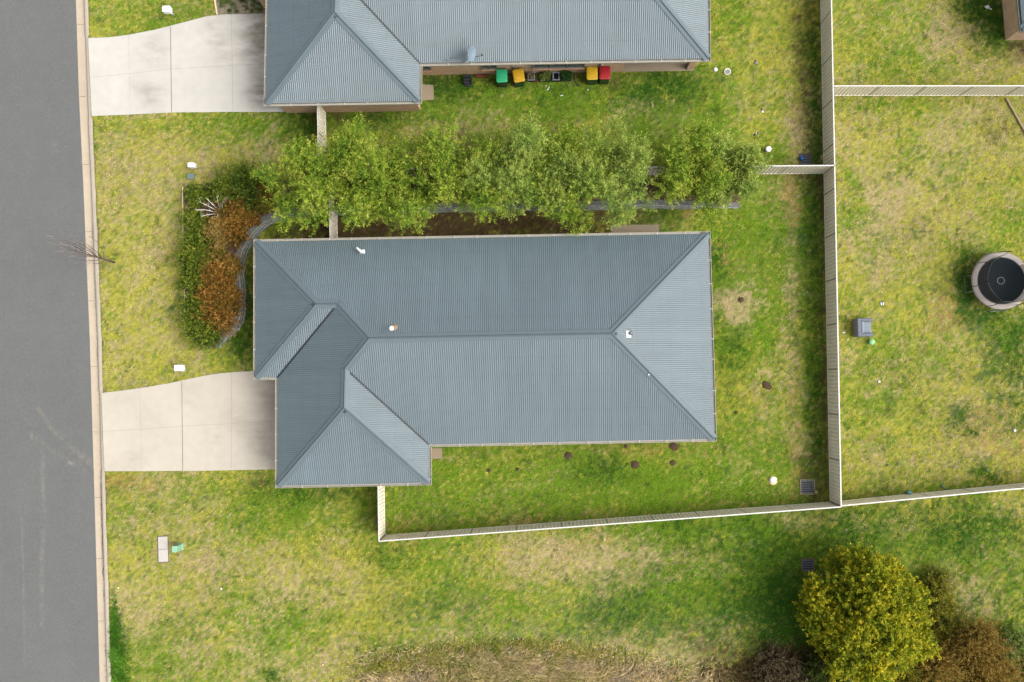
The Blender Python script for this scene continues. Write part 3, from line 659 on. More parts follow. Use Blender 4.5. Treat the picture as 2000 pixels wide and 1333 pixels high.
# ------------------------------------------------------------------ road, kerb
def road_mat():
    m = mat('asphalt', dc(137, 138, 136), 0.9, [(0.2, 0.05), (1.2, 0.04), (6, 0.05), (24, 0.2), (80, 0.3)], 0.2, bump=(70, 0.008))
    t = m.node_tree; N = t.nodes; L = t.links; b = N['Principled BSDF']; cur = b.inputs['Base Color'].links[0].from_socket
    tc = N.new('ShaderNodeTexCoord'); at = N.new('ShaderNodeAttribute'); at.attribute_name = 'mark'
    ns = N.new('ShaderNodeTexNoise'); ns.inputs['Scale'].default_value = 3.0; ns.inputs['Detail'].default_value = 8; ns.inputs['Roughness'].default_value = 0.7
    L.new(tc.outputs['Object'], ns.inputs['Vector'])
    mr = N.new('ShaderNodeMapRange'); mr.inputs['From Min'].default_value = 0.4; mr.inputs['From Max'].default_value = 0.62; L.new(ns.outputs['Fac'], mr.inputs['Value'])
    mu = N.new('ShaderNodeMath'); mu.operation = 'MULTIPLY'; L.new(mr.outputs[0], mu.inputs[0]); L.new(at.outputs['Fac'], mu.inputs[1])
    mx = N.new('ShaderNodeMix'); mx.data_type = 'RGBA'; L.new(mu.outputs[0], mx.inputs['Factor']); L.new(cur, mx.inputs['A'])
    mx.inputs['B'].default_value = (*dc(182, 176, 160), 1); L.new(mx.outputs['Result'], b.inputs['Base Color'])
    return m
def seg_dist(x, y, a, b):
    ax, ay = a; bx, by = b; dx, dy = bx-ax, by-ay; t = np.clip(((x-ax)*dx+(y-ay)*dy)/(dx*dx+dy*dy), 0, 1)
    return np.hypot(x-(ax+t*dx), y-(ay+t*dy))
ry = np.concatenate([[-500, -200, -60], np.arange(-30, 32, 0.2), [60, 200, 500]]); rt = np.concatenate([np.arange(0, 5.6, 0.1), [6, 7, 8.2]])
RY, RT = np.meshgrid(ry, rt, indexing='ij'); RX = line_x(road_w, RY)-RT
RZ = -0.085+0.018*np.minimum(RT, 4.1)
mark = np.zeros(RX.shape)
for pts, wd_, am in (([(72, 795), (105, 845), (140, 875), (180, 905)], 0.11, 0.5), ([(140, 875), (165, 895), (183, 912)], 0.16, 0.8), ([(60, 850), (85, 868), (130, 900), (165, 920)], 0.12, 0.35), ([(25, 757), (30, 780), (60, 830)], 0.08, 0.15),
                     ([(82, 880), (85, 1010), (81, 1100), (81, 1220)], 0.10, 0.55), ([(43, 1010), (46, 1150), (47, 1300)], 0.05, 0.5), ([(62, 850), (63, 856)], 0.09, 1.0), ([(133, 902), (137, 905)], 0.09, 1.3), ([(154, 907), (156, 908)], 0.07, 1.0), ([(104, 278), (108, 290)], 0.15, 0.2), ([(158, 316), (158, 318)], 0.07, 1.5)):
    for a, b in zip(pts[:-1], pts[1:]): mark = np.maximum(mark, am*np.exp(-(seg_dist(RX, RY, P2(*a), P2(*b))/wd_)**2))
ri = np.arange(RX.size).reshape(RX.shape)
rf = np.stack([ri[:-1, :-1], ri[1:, :-1], ri[1:, 1:], ri[:-1, 1:]], -1).reshape(-1)
ro_ = np_mesh('road', np.stack([RX, RY, RZ], -1).reshape(-1, 3), rf, 4, road_mat(), smooth=True); tag(ro_, kind='structure')
at = ro_.data.attributes.new('mark', 'FLOAT', 'POINT'); at.data.foreach_set('value', mark.ravel().astype(np.float32))

M['kerb'] = mat('kerb_concrete', dc(228, 210, 184, 1.15), 0.85, [(0.6, 0.06), (4, 0.05), (40, 0.08)], 0.2, bump=(60, 0.003))
M['kerbtop'] = mat('kerb_top_concrete', dc(214, 202, 182), 0.85, [(0.6, 0.06), (5, 0.08), (40, 0.1)], 0.2, bump=(60, 0.003))
def in_drive(y): 
    for a, b in ((P(180, 768).y, P(180, 921).y), (P(172, 75).y, P(175, 227).y)):
        if b-0.15 < y < a+0.15: return True
    return False
yy = list(np.arange(-30, 32, 0.25)); yy = [-300.0]+yy+[300.0]
gm = MB(); km = MB(); rows = []; krows = []
for y in yy:
    dr = in_drive(y)
    a = float(line_x(road_w, y)); b = float(line_x(gut_w, y)); c = float(line_x(kerb_w, y))
    rows.append([(a-0.02, y, -0.075), (b-0.10, y, -0.095), (b-0.02, y, -0.07 if dr else -0.085)])
    h = -0.02 if dr else 0.045
    krows.append([(b-0.02, y, -0.075), (b+0.0, y, (-0.07+h)/2), (b+0.035, y, h-0.01), (b+0.06, y, h), (c, y, h), (c+0.01, y, -0.25)])
for R, mb in ((rows, gm), (krows, km)):
    k = len(R[0]); mb.add([p for r in R for p in r], [(i*k+j, i*k+j+1, (i+1)*k+j+1, (i+1)*k+j) for i in range(len(R)-1) for j in range(k-1)], True)
kerb = empty('kerb', P(190, 666, 0), 0); kerb['kind'] = 'structure'
def under(o, par):      # parent while keeping world placement
    o.parent = par; o.matrix_parent_inverse = par.matrix_world.inverted() if False else Vector(par.location) and __import__('mathutils').Matrix.Translation(-Vector(par.location)); return o
under(gm.build('channel', M['kerb']), kerb); under(km.build('kerb_top', M['kerbtop']), kerb)
jm = MB()
for y in (48, 189, 322, 453, 588, 716, 844, 972, 1091, 1213):
    a = P(150, y, -0.08); yv = a.y; x0 = float(line_x(road_w, yv)); x1 = float(line_x(kerb_w, yv))
    xg = float(line_x(gut_w, yv))
    jm.box(((x0+xg-0.1)/2, yv, -0.078), (xg-x0-0.1, 0.018, 0.012), 0)
under(jm.build('joint', M['joint']), kerb)
# dark leaf litter lying along the channel
litter = MB(); 
for i in range(1500):
    r = random.random()
    if r < 0.55: py = random.gauss(1040, 60)
    elif r < 0.75: py = random.uniform(640, 1000)
    elif r < 0.9: py = random.uniform(440, 640)
    else: py = random.choice([1160, 1275, 1118, 690])+random.gauss(0, 5)
    y = P(190, py).y; x = float(line_x(gut_w, y))-0.03-abs(random.gauss(0, 0.05)); s = random.uniform(0.008, 0.022); a = random.uniform(0, 6.28)
    dx, dy = math.cos(a)*s, math.sin(a)*s; z = -0.078+random.random()*0.01
    litter.add([(x-dx, y-dy, z), (x+dy*0.5, y-dx*0.5, z+0.008), (x+dx, y+dy, z), (x-dy*0.5, y+dx*0.5, z+0.006)], [(0, 1, 2, 3)])
tag(litter.build('leaf_litter', mat('dark_litter', dc(84, 74, 62), 0.95)), 'dark dry leaf litter and dirt caught along the kerb channel', 'leaf litter', kind='stuff')

# ------------------------------------------------------------------ driveways
def local(poly, o): return [(p[0]-o.x, p[1]-o.y) for p in poly]
def joint_poly(pts, w, z):
    mb = MB(); q = [P(*p, z) for p in pts]
    for a, b in zip(q[:-1], q[1:]):
        d = (b-a).normalized(); e = Vector((-d.y, d.x, 0))*w/2
        mb.add([a-e, b-e, b+e, a+e], [(0, 1, 2, 3)])
    return mb
SP1 = [(540, 860, 2.4, 0.8), (535, 770, 1.6, 0.6), (470, 820, 1.5, 0.35), (540, 910, 1.0, 0.7), (375, 770, 1.2, 0.3), (425, 857, 0.5, 0.6), (260, 905, 1.2, 0.35), (505, 745, 1.2, 0.3)]
SP2 = [(520, 60, 2.4, 0.85), (510, 100, 1.8, 0.5), (520, 185, 1.3, 0.9), (505, 170, 1.6, 0.5), (300, 100, 1.4, 0.35), (300, 185, 1.3, 0.4), (420, 60, 1.6, 0.4), (440, 110, 1.4, 0.35), (270, 170, 1, 0.25)]
def spots(l, k=0.7): return [(P(x, y).x, P(x, y).y, r, a*k, dc(150, 132, 110)) for x, y, r, a in l]
dconc1 = concrete_mat('driveway_concrete', dc(243, 233, 214, 1.03), spots(SP1)); dconc2 = concrete_mat('driveway_concrete_stained', dc(246, 241, 230, 1.03), spots(SP2, 1.0))
for poly, m_, jl in ((drive1_w, dconc1, ([[(273, 760), (277, 920)], 0.012, 'jointl'], [[(355, 745), (357, 920)], 0.028, 'joint'], [[(452, 729), (452, 917)], 0.016, 'jointl'], [[(200, 843), (273, 839), (355, 833), (452, 828), (560, 821)], 0.016, 'jointl'])),
                     (drive2_w, dconc2, ([[(251, 69), (254, 223)], 0.012, 'jointl'], [[(333, 52), (335, 219)], 0.032, 'joint'], [[(452, 29), (455, 218)], 0.018, 'jointl'], [[(174, 152), (252, 144), (335, 135), (452, 128), (560, 123)], 0.016, 'jointl']))):
    mb = MB(); mb.prism([p for p in poly], -0.06, 0.03); o = mb.build('driveway', m_); tag(o, kind='structure')
    for pts, w_, mk in jl:
        j = joint_poly(pts, w_, 0.034).build('joint', M[mk]); j.parent = o
pads = [((843, 876), (863, 876), (864, 896), (843.5, 897), 0.03), ((823, 165), (846, 166), (848, 195), (824, 197), 0.03), ((1194, 440), (1287, 439), (1288, 470), (1194, 470), 0.03)]
for a, b, c, d, z in pads:
    mb = MB(); mb.prism([P2(*q, z) for q in (a, b, c, d)], -0.05, z); tag(mb.build('path', M['slab']), kind='structure')
# pebble bed beside the neighbour's garage
pm = mat('pebbles', dc(186, 172, 146), 0.9, [(12, 0.25), (40, 0.35)], 0.1, bump=(40, 0.03), tint=(dc(150, 134, 110), 5, 0.52))
mb = MB(); mb.prism([P2(*q, 0.02) for q in ((420, -60), (419, 0), (424, 28), (455, 27), (560, 26), (560, -60))], -0.05, 0.022); tag(mb.build('gravel', pm), kind='structure')

# ------------------------------------------------------------------ garden bed, wall, edging
nb = len(bed_o); K = 14; vs = []; 
for i in range(nb):
    for j in range(K+1):
        t = j/K; p = bed_o[i].lerp(bed_i[i], t); h = bed_i[i].z
        p.z = 0.03+(h-0.07)*min(1, (t*1.5))**0.8+0.03*random.uniform(-1, 1)*(0 < t < 1)
        vs.append(p)
fs = [(i*(K+1)+j, i*(K+1)+j+1, (i+1)*(K+1)+j+1, (i+1)*(K+1)+j) for i in range(nb-1) for j in range(K)]
mb = MB(); mb.add(vs, fs, True); tag(mb.build('garden_bed', M['mulch']), kind='structure')
def bedz(x, y):
    b = min(range(len(vs)), key=lambda i: (vs[i].x-x)**2+(vs[i].y-y)**2); return vs[b].z
# block wall: three battered courses and a cap
def resample(pts, step):
    out = [pts[0].copy()]; acc = 0
    for a, b in zip(pts[:-1], pts[1:]):
        L = (Vector((b.x-a.x, b.y-a.y, 0))).length; pos = step-acc
        while pos <= L: out.append(a.lerp(b, pos/L)); pos += step
        acc = (acc+L) % step
    return out
wr = resample(bed_i, 0.31); wb_ = MB(); wc = MB(); wroot = empty('retaining_wall', (wr[0].x, wr[0].y, 0), 0, 'curved grey block retaining wall round the garden bed, left of the house and under the trees', 'retaining wall')
off0 = Vector((wr[0].x, wr[0].y, 0))
for i in range(len(wr)-1):
    a, b = wr[i]-off0, wr[i+1]-off0; c = (a+b)/2; d = Vector((b.x-a.x, b.y-a.y, 0)); L = d.length; rz = math.atan2(d.y, d.x); d.normalize()
    side = Vector((d.y, -d.x, 0))             # towards the house
    h = c.z; n = max(1, round(h/0.2))
    for k in range(n):
        z0 = h*k/n; z1 = h*(k+1)/n; sh = (0.5 if (k+i) % 2 else 0.0)*0.0
        ofs = -0.02+(n-1-k)*0.055+random.uniform(-0.02, 0.02); q = c+side*ofs+d*(0.1*((k % 2)-0.5))
        wb_.box((q.x, q.y, (z0+z1)/2-0.003*k), (L*0.95, 0.24, (z1-z0)*0.96), rz+random.uniform(-0.05, 0.05))
    if i % 1 == 0:
        q = c-side*0.11; wc.box((q.x, q.y, h+0.02), (L*1.01, 0.24, 0.05), rz)
wb_.build('blocks', M['stone'], wroot, 0.01); wc.build('capping', M['bluecap'], wroot)
def strip_thing(name, pts, w_, h_, m, label, cat, z=0.0):
    q = smooth_list([P(*p, z) for p in pts]); o0 = q[0].copy(); mb = MB(); L = []; R = []
    for i, p in enumerate(q):
        d = q[min(i+1, len(q)-1)]-q[max(i-1, 0)]; d.normalize(); e = Vector((-d.y, d.x, 0))*w_/2*random.uniform(0.8, 1.15); L.append(p-e-o0); R.append(p+e-o0)
    n = len(q); up = Vector((0, 0, h_)); allv = L+R+[v+up for v in L]+[v+up for v in R]; F_ = []
    for i in range(n-1): F_ += [(2*n+i, 2*n+i+1, 3*n+i+1, 3*n+i), (i, i+1, 2*n+i+1, 2*n+i), (n+i+1, n+i, 3*n+i, 3*n+i+1)]
    F_ += [(0, 2*n, 3*n, n), (n-1, 2*n-1, 4*n-1, 3*n-1)]
    mb.add(allv, F_); o = mb.build(name, m); o.location = o0; tag(o, label, cat); return o
strip_thing('garden_edging', [(556, 424), (535, 430), (515, 441), (501, 454), (493, 468)], 0.07, 0.09, M['edge'], 'pale curved mowing strip near the top left corner of the middle roof', 'edging')
strip_thing('garden_edging', [(486, 484), (481, 500), (477.5, 520), (477, 560), (478, 600), (477, 618), (474, 632), (466, 645)], 0.07, 0.09, M['edge'], 'long pale mowing strip between the block wall and the left gutter of the house', 'edging')
strip_thing('garden_edging', [(357, 366), (357.5, 420), (359, 500), (361, 600), (364, 665)], 0.04, 0.05, M['edge'], 'thin straight strip along the street side of the planted bed', 'edging')
strip_thing('garden_edging', [(419, -30), (420, 0), (424.5, 29)], 0.07, 0.05, M['edge'], 'short strip between the pebbles and the lawn at the top edge', 'edging')
strip_thing('timber_edging', [(1964, 193), (1982, 225), (2003, 262), (2030, 305)], 0.09, 0.12, M['timber'], 'pale slanting timber edge board on the lawn below the cross fence, at the right edge', 'edging')

# ------------------------------------------------------------------ fences
M['fpost'] = mat('fence_post_shaded_steel', dc(176, 166, 142, 1.5), 0.6, [(3, 0.08)])  # darkened to paint the shadow gaps between panels into the posts
def fence(a, b, label, h=1.8, flip=1, bay=2.37, side=1):
    """a, b world points at ground. ribs face both sides"""
    a, b = Vector((a.x, a.y, 0)), Vector((b.x, b.y, 0)); d = b-a; L = d.length; d.normalize(); rz = math.atan2(d.y, d.x)
    root = empty('fence', a, rz, label, 'fence')
    n = max(1, round(L/bay)); bl = L/n
    for i in range(n):
        x0 = i*bl+0.045; x1 = (i+1)*bl-0.045; prof = []; x = x0; step = 0.2
        while x < x1:
            for dx, dy in ((0, 0.022), (0.105, 0.022), (0.13, -0.022), (0.175, -0.022)):
                if x+dx < x1: prof.append((x+dx, dy))
            x += step
        prof.append((x1, prof[-1][1])); m = len(prof); th = 0.004
        mb = MB(); vs_ = [(p[0], p[1]+s*th, z) for s in (1, -1) for z in (0.09, h-0.05) for p in prof]
        F_ = []
        for k in range(m-1): F_ += [(k, k+1, m+k+1, m+k), (2*m+k+1, 2*m+k, 3*m+k, 3*m+k+1)]
        mb.add(vs_, F_); mb.build('panel', M['fence'], root)
    for i in range(n+1):
        x = min(max(i*bl, 0.044), L-0.044); mb = MB(); mb.box((x, 0, (h-0.006)/2), (0.086, 0.052, h-0.006), 0); mb.build('post', M['fpost'], root)
    mb = MB(); mb.box((L/2, 0, h-0.022), (L+0.02, 0.06, 0.04), 0); mb.build('top_rail', M['cap'], root)
    mb = MB(); mb.box((L/2, 0, 0.06), (L-0.004, 0.062, 0.055), 0); mb.build('bottom_rail', M['fence'], root)
    return root
SE = P(1621, 981); NE = P(1611, 339); NW = P(638, 347)
fence(SE, P(1599, -200), 'long cream steel fence running down between the houses and the right-hand yards')
fence(NW, P(1610, 339), 'cream steel fence behind the row of trees, along the top of the middle yard')
fence(P(660, 480), P(656, 349), 'short cream fence from the upper side of the middle house into the trees')
fence(P(635.5, 208), P(638, 345), 'short cream fence from the garage of the top house down into the trees')
fence(P(750, 935), P(752, 1045), 'short cream side fence below the garage of the middle house')
fence(P(752, 1046), P(1620, 981.3), 'long cream steel fence along the bottom of the middle yard')
fence(P(1622.5, 981), P(2140, 931), 'cream steel fence along the bottom of the right-hand yard, reaching the right edge', h=1.5)
fence(P(1608.5, 187), P(2140, 187), 'pale cream cross fence between the two right-hand yards', h=1.6)

# ------------------------------------------------------------------ foliage
def norm(a): return a/np.maximum(np.linalg.norm(a, axis=-1, keepdims=True), 1e-9)
def foliage(name, blobs, nspray, nleaf, leaf, pal, parent=None, up=0.6, spray=0.55, droop=0.0, seed=0, spread=0.10, shell=0.25, wleaf=0.45, zmin=0.05, tip=0.22):
    r = np.random.default_rng(seed+5)
    blobs = np.array(blobs, dtype=float); vol = blobs[:, 3]**2; pick = r.choice(len(blobs), nspray, p=vol/vol.sum())
    C = blobs[pick, :3]; R = blobs[pick, 3]
    d = norm(r.normal(size=(nspray, 3))+np.array([0, 0, 0.25])); rad = (shell+(0.85-shell)*r.random(nspray)**0.6)*R
    o = C+d*rad[:, None]*np.array([1, 1, 0.8])
    dr = norm(d*0.9+r.normal(size=(nspray, 3))*0.35+np.array([0, 0, up])); L = spray*(0.5+r.random(nspray)*0.8)
    t = r.random((nspray, nleaf)); p = o[:, None]+dr[:, None]*(L[:, None]*t)[..., None]
    p = p+r.normal(size=p.shape)*(spread*(1.15-t*0.7))[..., None]
    p[..., 2] -= droop*t*t; p = p.reshape(-1, 3)
    n = len(p); a = norm(np.repeat(dr, nleaf, 0)*0.8+r.normal(size=(n, 3))*0.9); q = norm(r.normal(size=(n, 3))+np.array([0, 0, 0.8]))
    b = norm(np.cross(a, q)); s = leaf*(0.55+0.9*r.random(n))
    a = a*s[:, None]/2; b = b*(s*wleaf)[:, None]/2
    keep = p[:, 2] > zmin
    p, a, b = p[keep], a[keep], b[keep]; n = len(p)
    co = np.stack([p-a, p+b*1.0, p+a, p-b], 1).reshape(-1, 3)
    pal = np.minimum(np.array(pal)*2.35, 0.7); k = len(pal); sprc = np.repeat(r.random(nspray), nleaf)[keep]; lr = r.random(n)
    clump = 0.5+0.5*np.sin(p[:, 0]*2.1+seed)*np.cos(p[:, 1]*1.9+seed*2)
    tt = t.reshape(-1)[keep]; u = np.clip(0.40*sprc+0.25*lr+0.2*clump+tip*(tt-0.25), 0, 0.9999)*(k-1); i0 = u.astype(int); f = (u-i0)[:, None]
    c = pal[i0]*(1-f)+pal[np.minimum(i0+1, k-1)]*f; c = c*(0.8+0.4*r.random(n))[:, None]
    col = np.repeat(c, 4, 0)
    return np_mesh(name, co, np.arange(4*n), 4, M['leaf'], parent, colors=col)

def limb_mb(base, targets, r0, seed=0, n=6):
    rr = random.Random(seed); mb = MB()
    for t in targets:
        t = Vector(t); b = Vector(base); mid = b.lerp(t, 0.5)+Vector((rr.uniform(-.12, .12), rr.uniform(-.12, .12), 0.15)); k = Vector((b.x, b.y, b.z+(t.z-b.z)*0.22))
        mb.tube([b, k, mid, t], [r0, r0*0.8, r0*0.5, r0*0.15], n)
        for _ in range(4):
            e = mid.lerp(t, rr.uniform(0, 1)); f = e+Vector((rr.uniform(-1, 1), rr.uniform(-1, 1), rr.uniform(0.2, 1)))*0.5
            mb.tube([e, f], [r0*0.25, r0*0.06], 4)
    return mb

GREEN = [dc(48, 82, 18), dc(80, 116, 30), dc(112, 144, 38), dc(140, 164, 48), dc(168, 180, 62), dc(194, 192, 92)]
GREY = [dc(66, 94, 34), dc(104, 134, 52), dc(138, 162, 68), dc(166, 182, 82), dc(194, 198, 100)]
def tree(px, py, r, h, label, seed, pal=GREEN, group='trees in the row behind the middle house', leafn=1.0, name='tree'):
    r *= 1.14; z = h*0.6; c = P(px, py, z); base = Vector((c.x, c.y, 0.35)); rr = random.Random(seed)
    root = empty(name, base, 0, label, 'tree', group)
    bl = [(0, 0, z-0.5, r*0.55)]
    for k in range(18):
        a = k*2.4+rr.random(); q = r*rr.uniform(0.30, 0.80); zz = z-0.35+rr.uniform(-0.30, 0.30)*h*(1.15-q/r*0.6)
        bl.append((math.cos(a)*q*1.05, math.sin(a)*q*1.1, zz, r*rr.uniform(0.20, 0.34)))
    limb_mb((0, 0, 0), [b[:3] for b in bl[:10]], 0.11, seed).build('trunk', M['bark'], root)
    foliage('crown', bl, int(1150*leafn), 42, 0.08, pal, root, up=0.85, spray=0.65, seed=seed, spread=0.085, tip=0.42)
    return root
N_TREES = [(606, 350, 2.1, 5.4, GREEN, 'leafy green tree at the left end of the row, above the curved block wall'),
 (705, 352, 2.4, 5.6, GREEN, 'green tree second from the left in the row, over the short fence beside the house'),
 (812, 346, 2.3, 5.4, GREEN, 'third tree from the left in the row, just before the first gap in the crowns'),
 (930, 344, 2.25, 5.2, GREEN, 'fourth tree from the left, first crown to the right of the grassy gap'),
 (1020, 330, 2.3, 5.6, GREY, 'pale grey-green tree in the middle of the row, directly below the two planter tubs'),
 (1098, 354, 2.3, 4.8, GREEN, 'tree of the row whose crown reaches lowest towards the middle roof'),
 (1200, 334, 2.2, 5.0, GREY, 'seventh tree from the left, last crown before the patch of bare mulch'),
 (1348, 338, 1.85, 4.4, GREEN, 'small tree right of the patch of bare mulch in the row'),
 (1428, 335, 1.5, 3.8, GREY, 'smallest grey-green tree at the right end of the row')]
for i, (x, y, r, h, pal, lab) in enumerate(N_TREES): tree(x, y, r, h, lab, i*13+3, pal)

# big wattle, bottom right
WAT = [dc(44, 64, 10), dc(88, 112, 16), dc(136, 148, 24), dc(182, 176, 32), dc(230, 210, 50)]
c = P(1702, 1212, 3.0); root = empty('wattle_tree', (c.x, c.y, 0), 0, 'large round yellow-green wattle tree in the bottom right corner', 'tree')
bl = [(0, 0, 2.4, 1.9)]; rr = random.Random(5)
for k in range(46):
    a = k*2.39996; e = math.acos(1-0.95*(k+0.5)/46); q = 2.7*rr.uniform(0.76, 1.12); bl.append((math.cos(a)*math.sin(e)*q, math.sin(a)*math.sin(e)*q*1.05, 2.3+math.cos(e)*q*0.85, rr.uniform(0.45, 0.75)))
for k in range(12):
    a = k*0.524; bl.append((math.cos(a)*2.6*rr.uniform(0.85, 1.12), math.sin(a)*2.7*rr.uniform(0.85, 1.1), rr.uniform(1.2, 2.3), rr.uniform(0.5, 0.7)))
limb_mb((0, 0, 0), [b[:3] for b in bl[:24]], 0.16, 3).build('trunk', M['bark'], root)
foliage('crown', bl, 4600, 38, 0.10, WAT, root, up=0.6, spray=0.42, seed=77, spread=0.07, shell=0.3, tip=0.42)
def bush(px, py, z, r, label, pal, seed, name='shrub', group=None, dens=1.0, leaf=0.10, hgt=0.7, w=0.45, base=None, spray=0.35, up=0.5, cat='shrub', h0=None):
    c = P(px, py, z if h0 is None else h0); rr = random.Random(seed)
    b0 = z if base is None else base
    root = empty(name, (c.x, c.y, b0), 0, label, cat, group); bl = []
    for k in range(12):
        a = k*2.4+rr.random(); q = r*rr.uniform(0.15, 0.85); bl.append((math.cos(a)*q, math.sin(a)*q, r*hgt*rr.uniform(0.35, 1.0), r*rr.uniform(0.20, 0.36)))
    st = MB()
    for b in bl: st.tube([(0, 0, -0.05), (b[0]*0.5, b[1]*0.5, b[2]*0.6), b[:3]], [0.03, 0.018, 0.006], 5)
    st.build('stem', M['bark'], root)
    foliage('foliage', bl, int(330*dens), 30, leaf*0.8, pal, root, up=up, spray=spray*r/0.8, seed=seed, spread=0.06, tip=0.5, wleaf=w, zmin=-0.05)
    return root
OLIVE = [dc(52, 62, 16), dc(88, 96, 26), dc(124, 124, 34), dc(160, 146, 44)]
ORANGE = [dc(44, 46, 18), dc(70, 64, 22), dc(110, 80, 26), dc(96, 98, 34), dc(140, 94, 30), dc(166, 116, 42), dc(196, 152, 84)]
SHRUB = [dc(34, 46, 14), dc(58, 78, 20), dc(86, 108, 26), dc(114, 132, 34), dc(150, 156, 56)]
RUST = [dc(78, 72, 26), dc(126, 104, 40), dc(160, 126, 52), dc(192, 168, 96)]
bush(1815, 1170, 0, 1.4, 'low olive bush tucked against the right side of the wattle', OLIVE, 31, dens=3)
bush(1800, 1240, 0, 1.2, 'darker olive bush at the lower right foot of the wattle', OLIVE, 32, dens=3)
bush(1870, 1290, 0, 2.2, 'large rusty orange bush at the bottom edge, right of the wattle', ORANGE[:2]+RUST[1:3]+[dc(120, 116, 50)], 33, dens=6)
bush(1790, 1305, 0, 1.5, 'orange-tinged bush between the wattle and the large rusty bush', OLIVE+ORANGE[3:5], 38, dens=3)
bush(1930, 1325, 0, 1.3, 'tawny bush on the bottom edge between the large rusty bush and the corner', RUST+OLIVE[2:], 39, dens=3)
bush(1960, 1270, 0, 1.4, 'grey-green bush at the right edge of the bottom corner', GREY[:3]+[dc(150, 146, 110)], 34, dens=3)
bush(1985, 1325, 0, 1.5, 'brown bush cut by the bottom right corner of the photo', RUST, 35, dens=3)
bush(1610, 1300, 0, 1.3, 'dark green bush at the left foot of the wattle', [dc(34, 46, 14), dc(60, 76, 22), dc(96, 104, 34)], 36, dens=3)
bush(1520, 1315, 0, 1.5, 'low dark brown thicket left of the wattle at the bottom edge', [dc(58, 48, 34), dc(88, 74, 52), dc(120, 108, 76)], 37, dens=3, hgt=0.4)

# bed planting
gb = 'shrubs in the garden bed'
SH = [(384, 384, 0.5, 'green shrub at the top street corner of the garden bed'), (440, 372, 0.75, 'green shrub above the pale bare branches in the bed'), (498, 378, 1.05, 'big dark green shrub at the top of the bed beside the first tree'),
      (383, 436, 0.55, 'green shrub left of the pale bare branches'), (392, 468, 0.7, 'green shrub on the street side of the bed, level with the house corner'), (380, 505, 0.75, 'green shrub overhanging the street side of the bed, facing the street tree'),
      (400, 520, 0.7, 'bright green shrub in the middle of the street side of the bed'), (376, 548, 0.62, 'green shrub at the middle of the bed edge, left of the darker rusty shrubs'), (408, 548, 0.6, 'small green shrub left of the lower rusty shrubs'),
      (393, 600, 0.65, 'green shrub beside the lower rusty shrubs'), (388, 635, 0.75, 'green shrub near the lower tip of the bed'), (410, 650, 0.8, 'lowest green shrub, above the tip of the block wall'), (520, 392, 0.5, 'small green shrub against the left end of the tree row')]
for i, (x, y, r, lab) in enumerate(SH):
    c = P(x, y, 0.4); z = bedz(c.x, c.y); bush(x, y, z, r*1.18, lab, SHRUB if i != 2 else SHRUB[:4], 100+i, group=gb, spray=0.6, dens=0.8 if r < 0.9 else 1.8, leaf=0.09, w=0.7, h0=0.6, name='green_shrub')
# orange
OR = [(450, 436, 0.6, 'rusty orange shrub just below the pale bare branches'), (470, 418, 0.8, 'bright orange shrub at the top of the bed, left of the wall curve'), (442, 458, 0.75, 'dull tan and orange shrub left of the wall curve'), (470, 452, 0.75, 'golden orange shrub touching the wall at its tightest curve'),
      (532, 392, 0.65, 'orange shrub between the tree row and the start of the curved wall'), (440, 545, 0.95, 'dark rusty shrub in the middle of the lower group'), (428, 575, 0.7, 'rusty shrub on the left of the lower orange group'), (456, 582, 0.75, 'rusty shrub pressed against the wall, level with the middle of the left gutter'), (447, 615, 0.95, 'lowest bright rusty shrub, leaning over the wall end'), (500, 425, 0.5, 'small orange shrub above the wall, left of the house roof corner')]
for i, (x, y, r, lab) in enumerate(OR):
    c = P(x, y, 0.5); z = bedz(c.x, c.y); pal = ORANGE if i not in (2,) else RUST+ORANGE[2:4]
    bush(x-10, y, z, r*0.95, lab, pal, 200+i, group='orange shrubs in the garden bed', spray=0.6, dens=1.1, leaf=0.10, w=0.4, h0=0.9, hgt=0.9, name='orange_shrub')

for i, (x, y, r, pal, lab) in enumerate([(415, 500, 0.55, OLIVE+RUST, 'sparse tawny shrub between the green and orange planting, right of the street tree'), (468, 395, 0.6, OLIVE+ORANGE[2:5], 'mixed green and rust shrub just left of the big dark green shrub'), (418, 445, 0.5, RUST+SHRUB[2:], 'thin brownish shrub below the pale bare branches'), (452, 520, 0.45, RUST, 'dead tan shrub on the open mulch between the two orange groups'), (415, 598, 0.5, OLIVE, 'olive shrub between the green edge planting and the lower rusty shrubs')]):
    c = P(x, y, 0.5); z = bedz(c.x, c.y); bush(x, y, z, r*1.2, lab, pal, 300+i, group='mixed shrubs in the garden bed', spray=0.6, dens=0.7, leaf=0.085, h0=0.75, name='mixed_shrub')
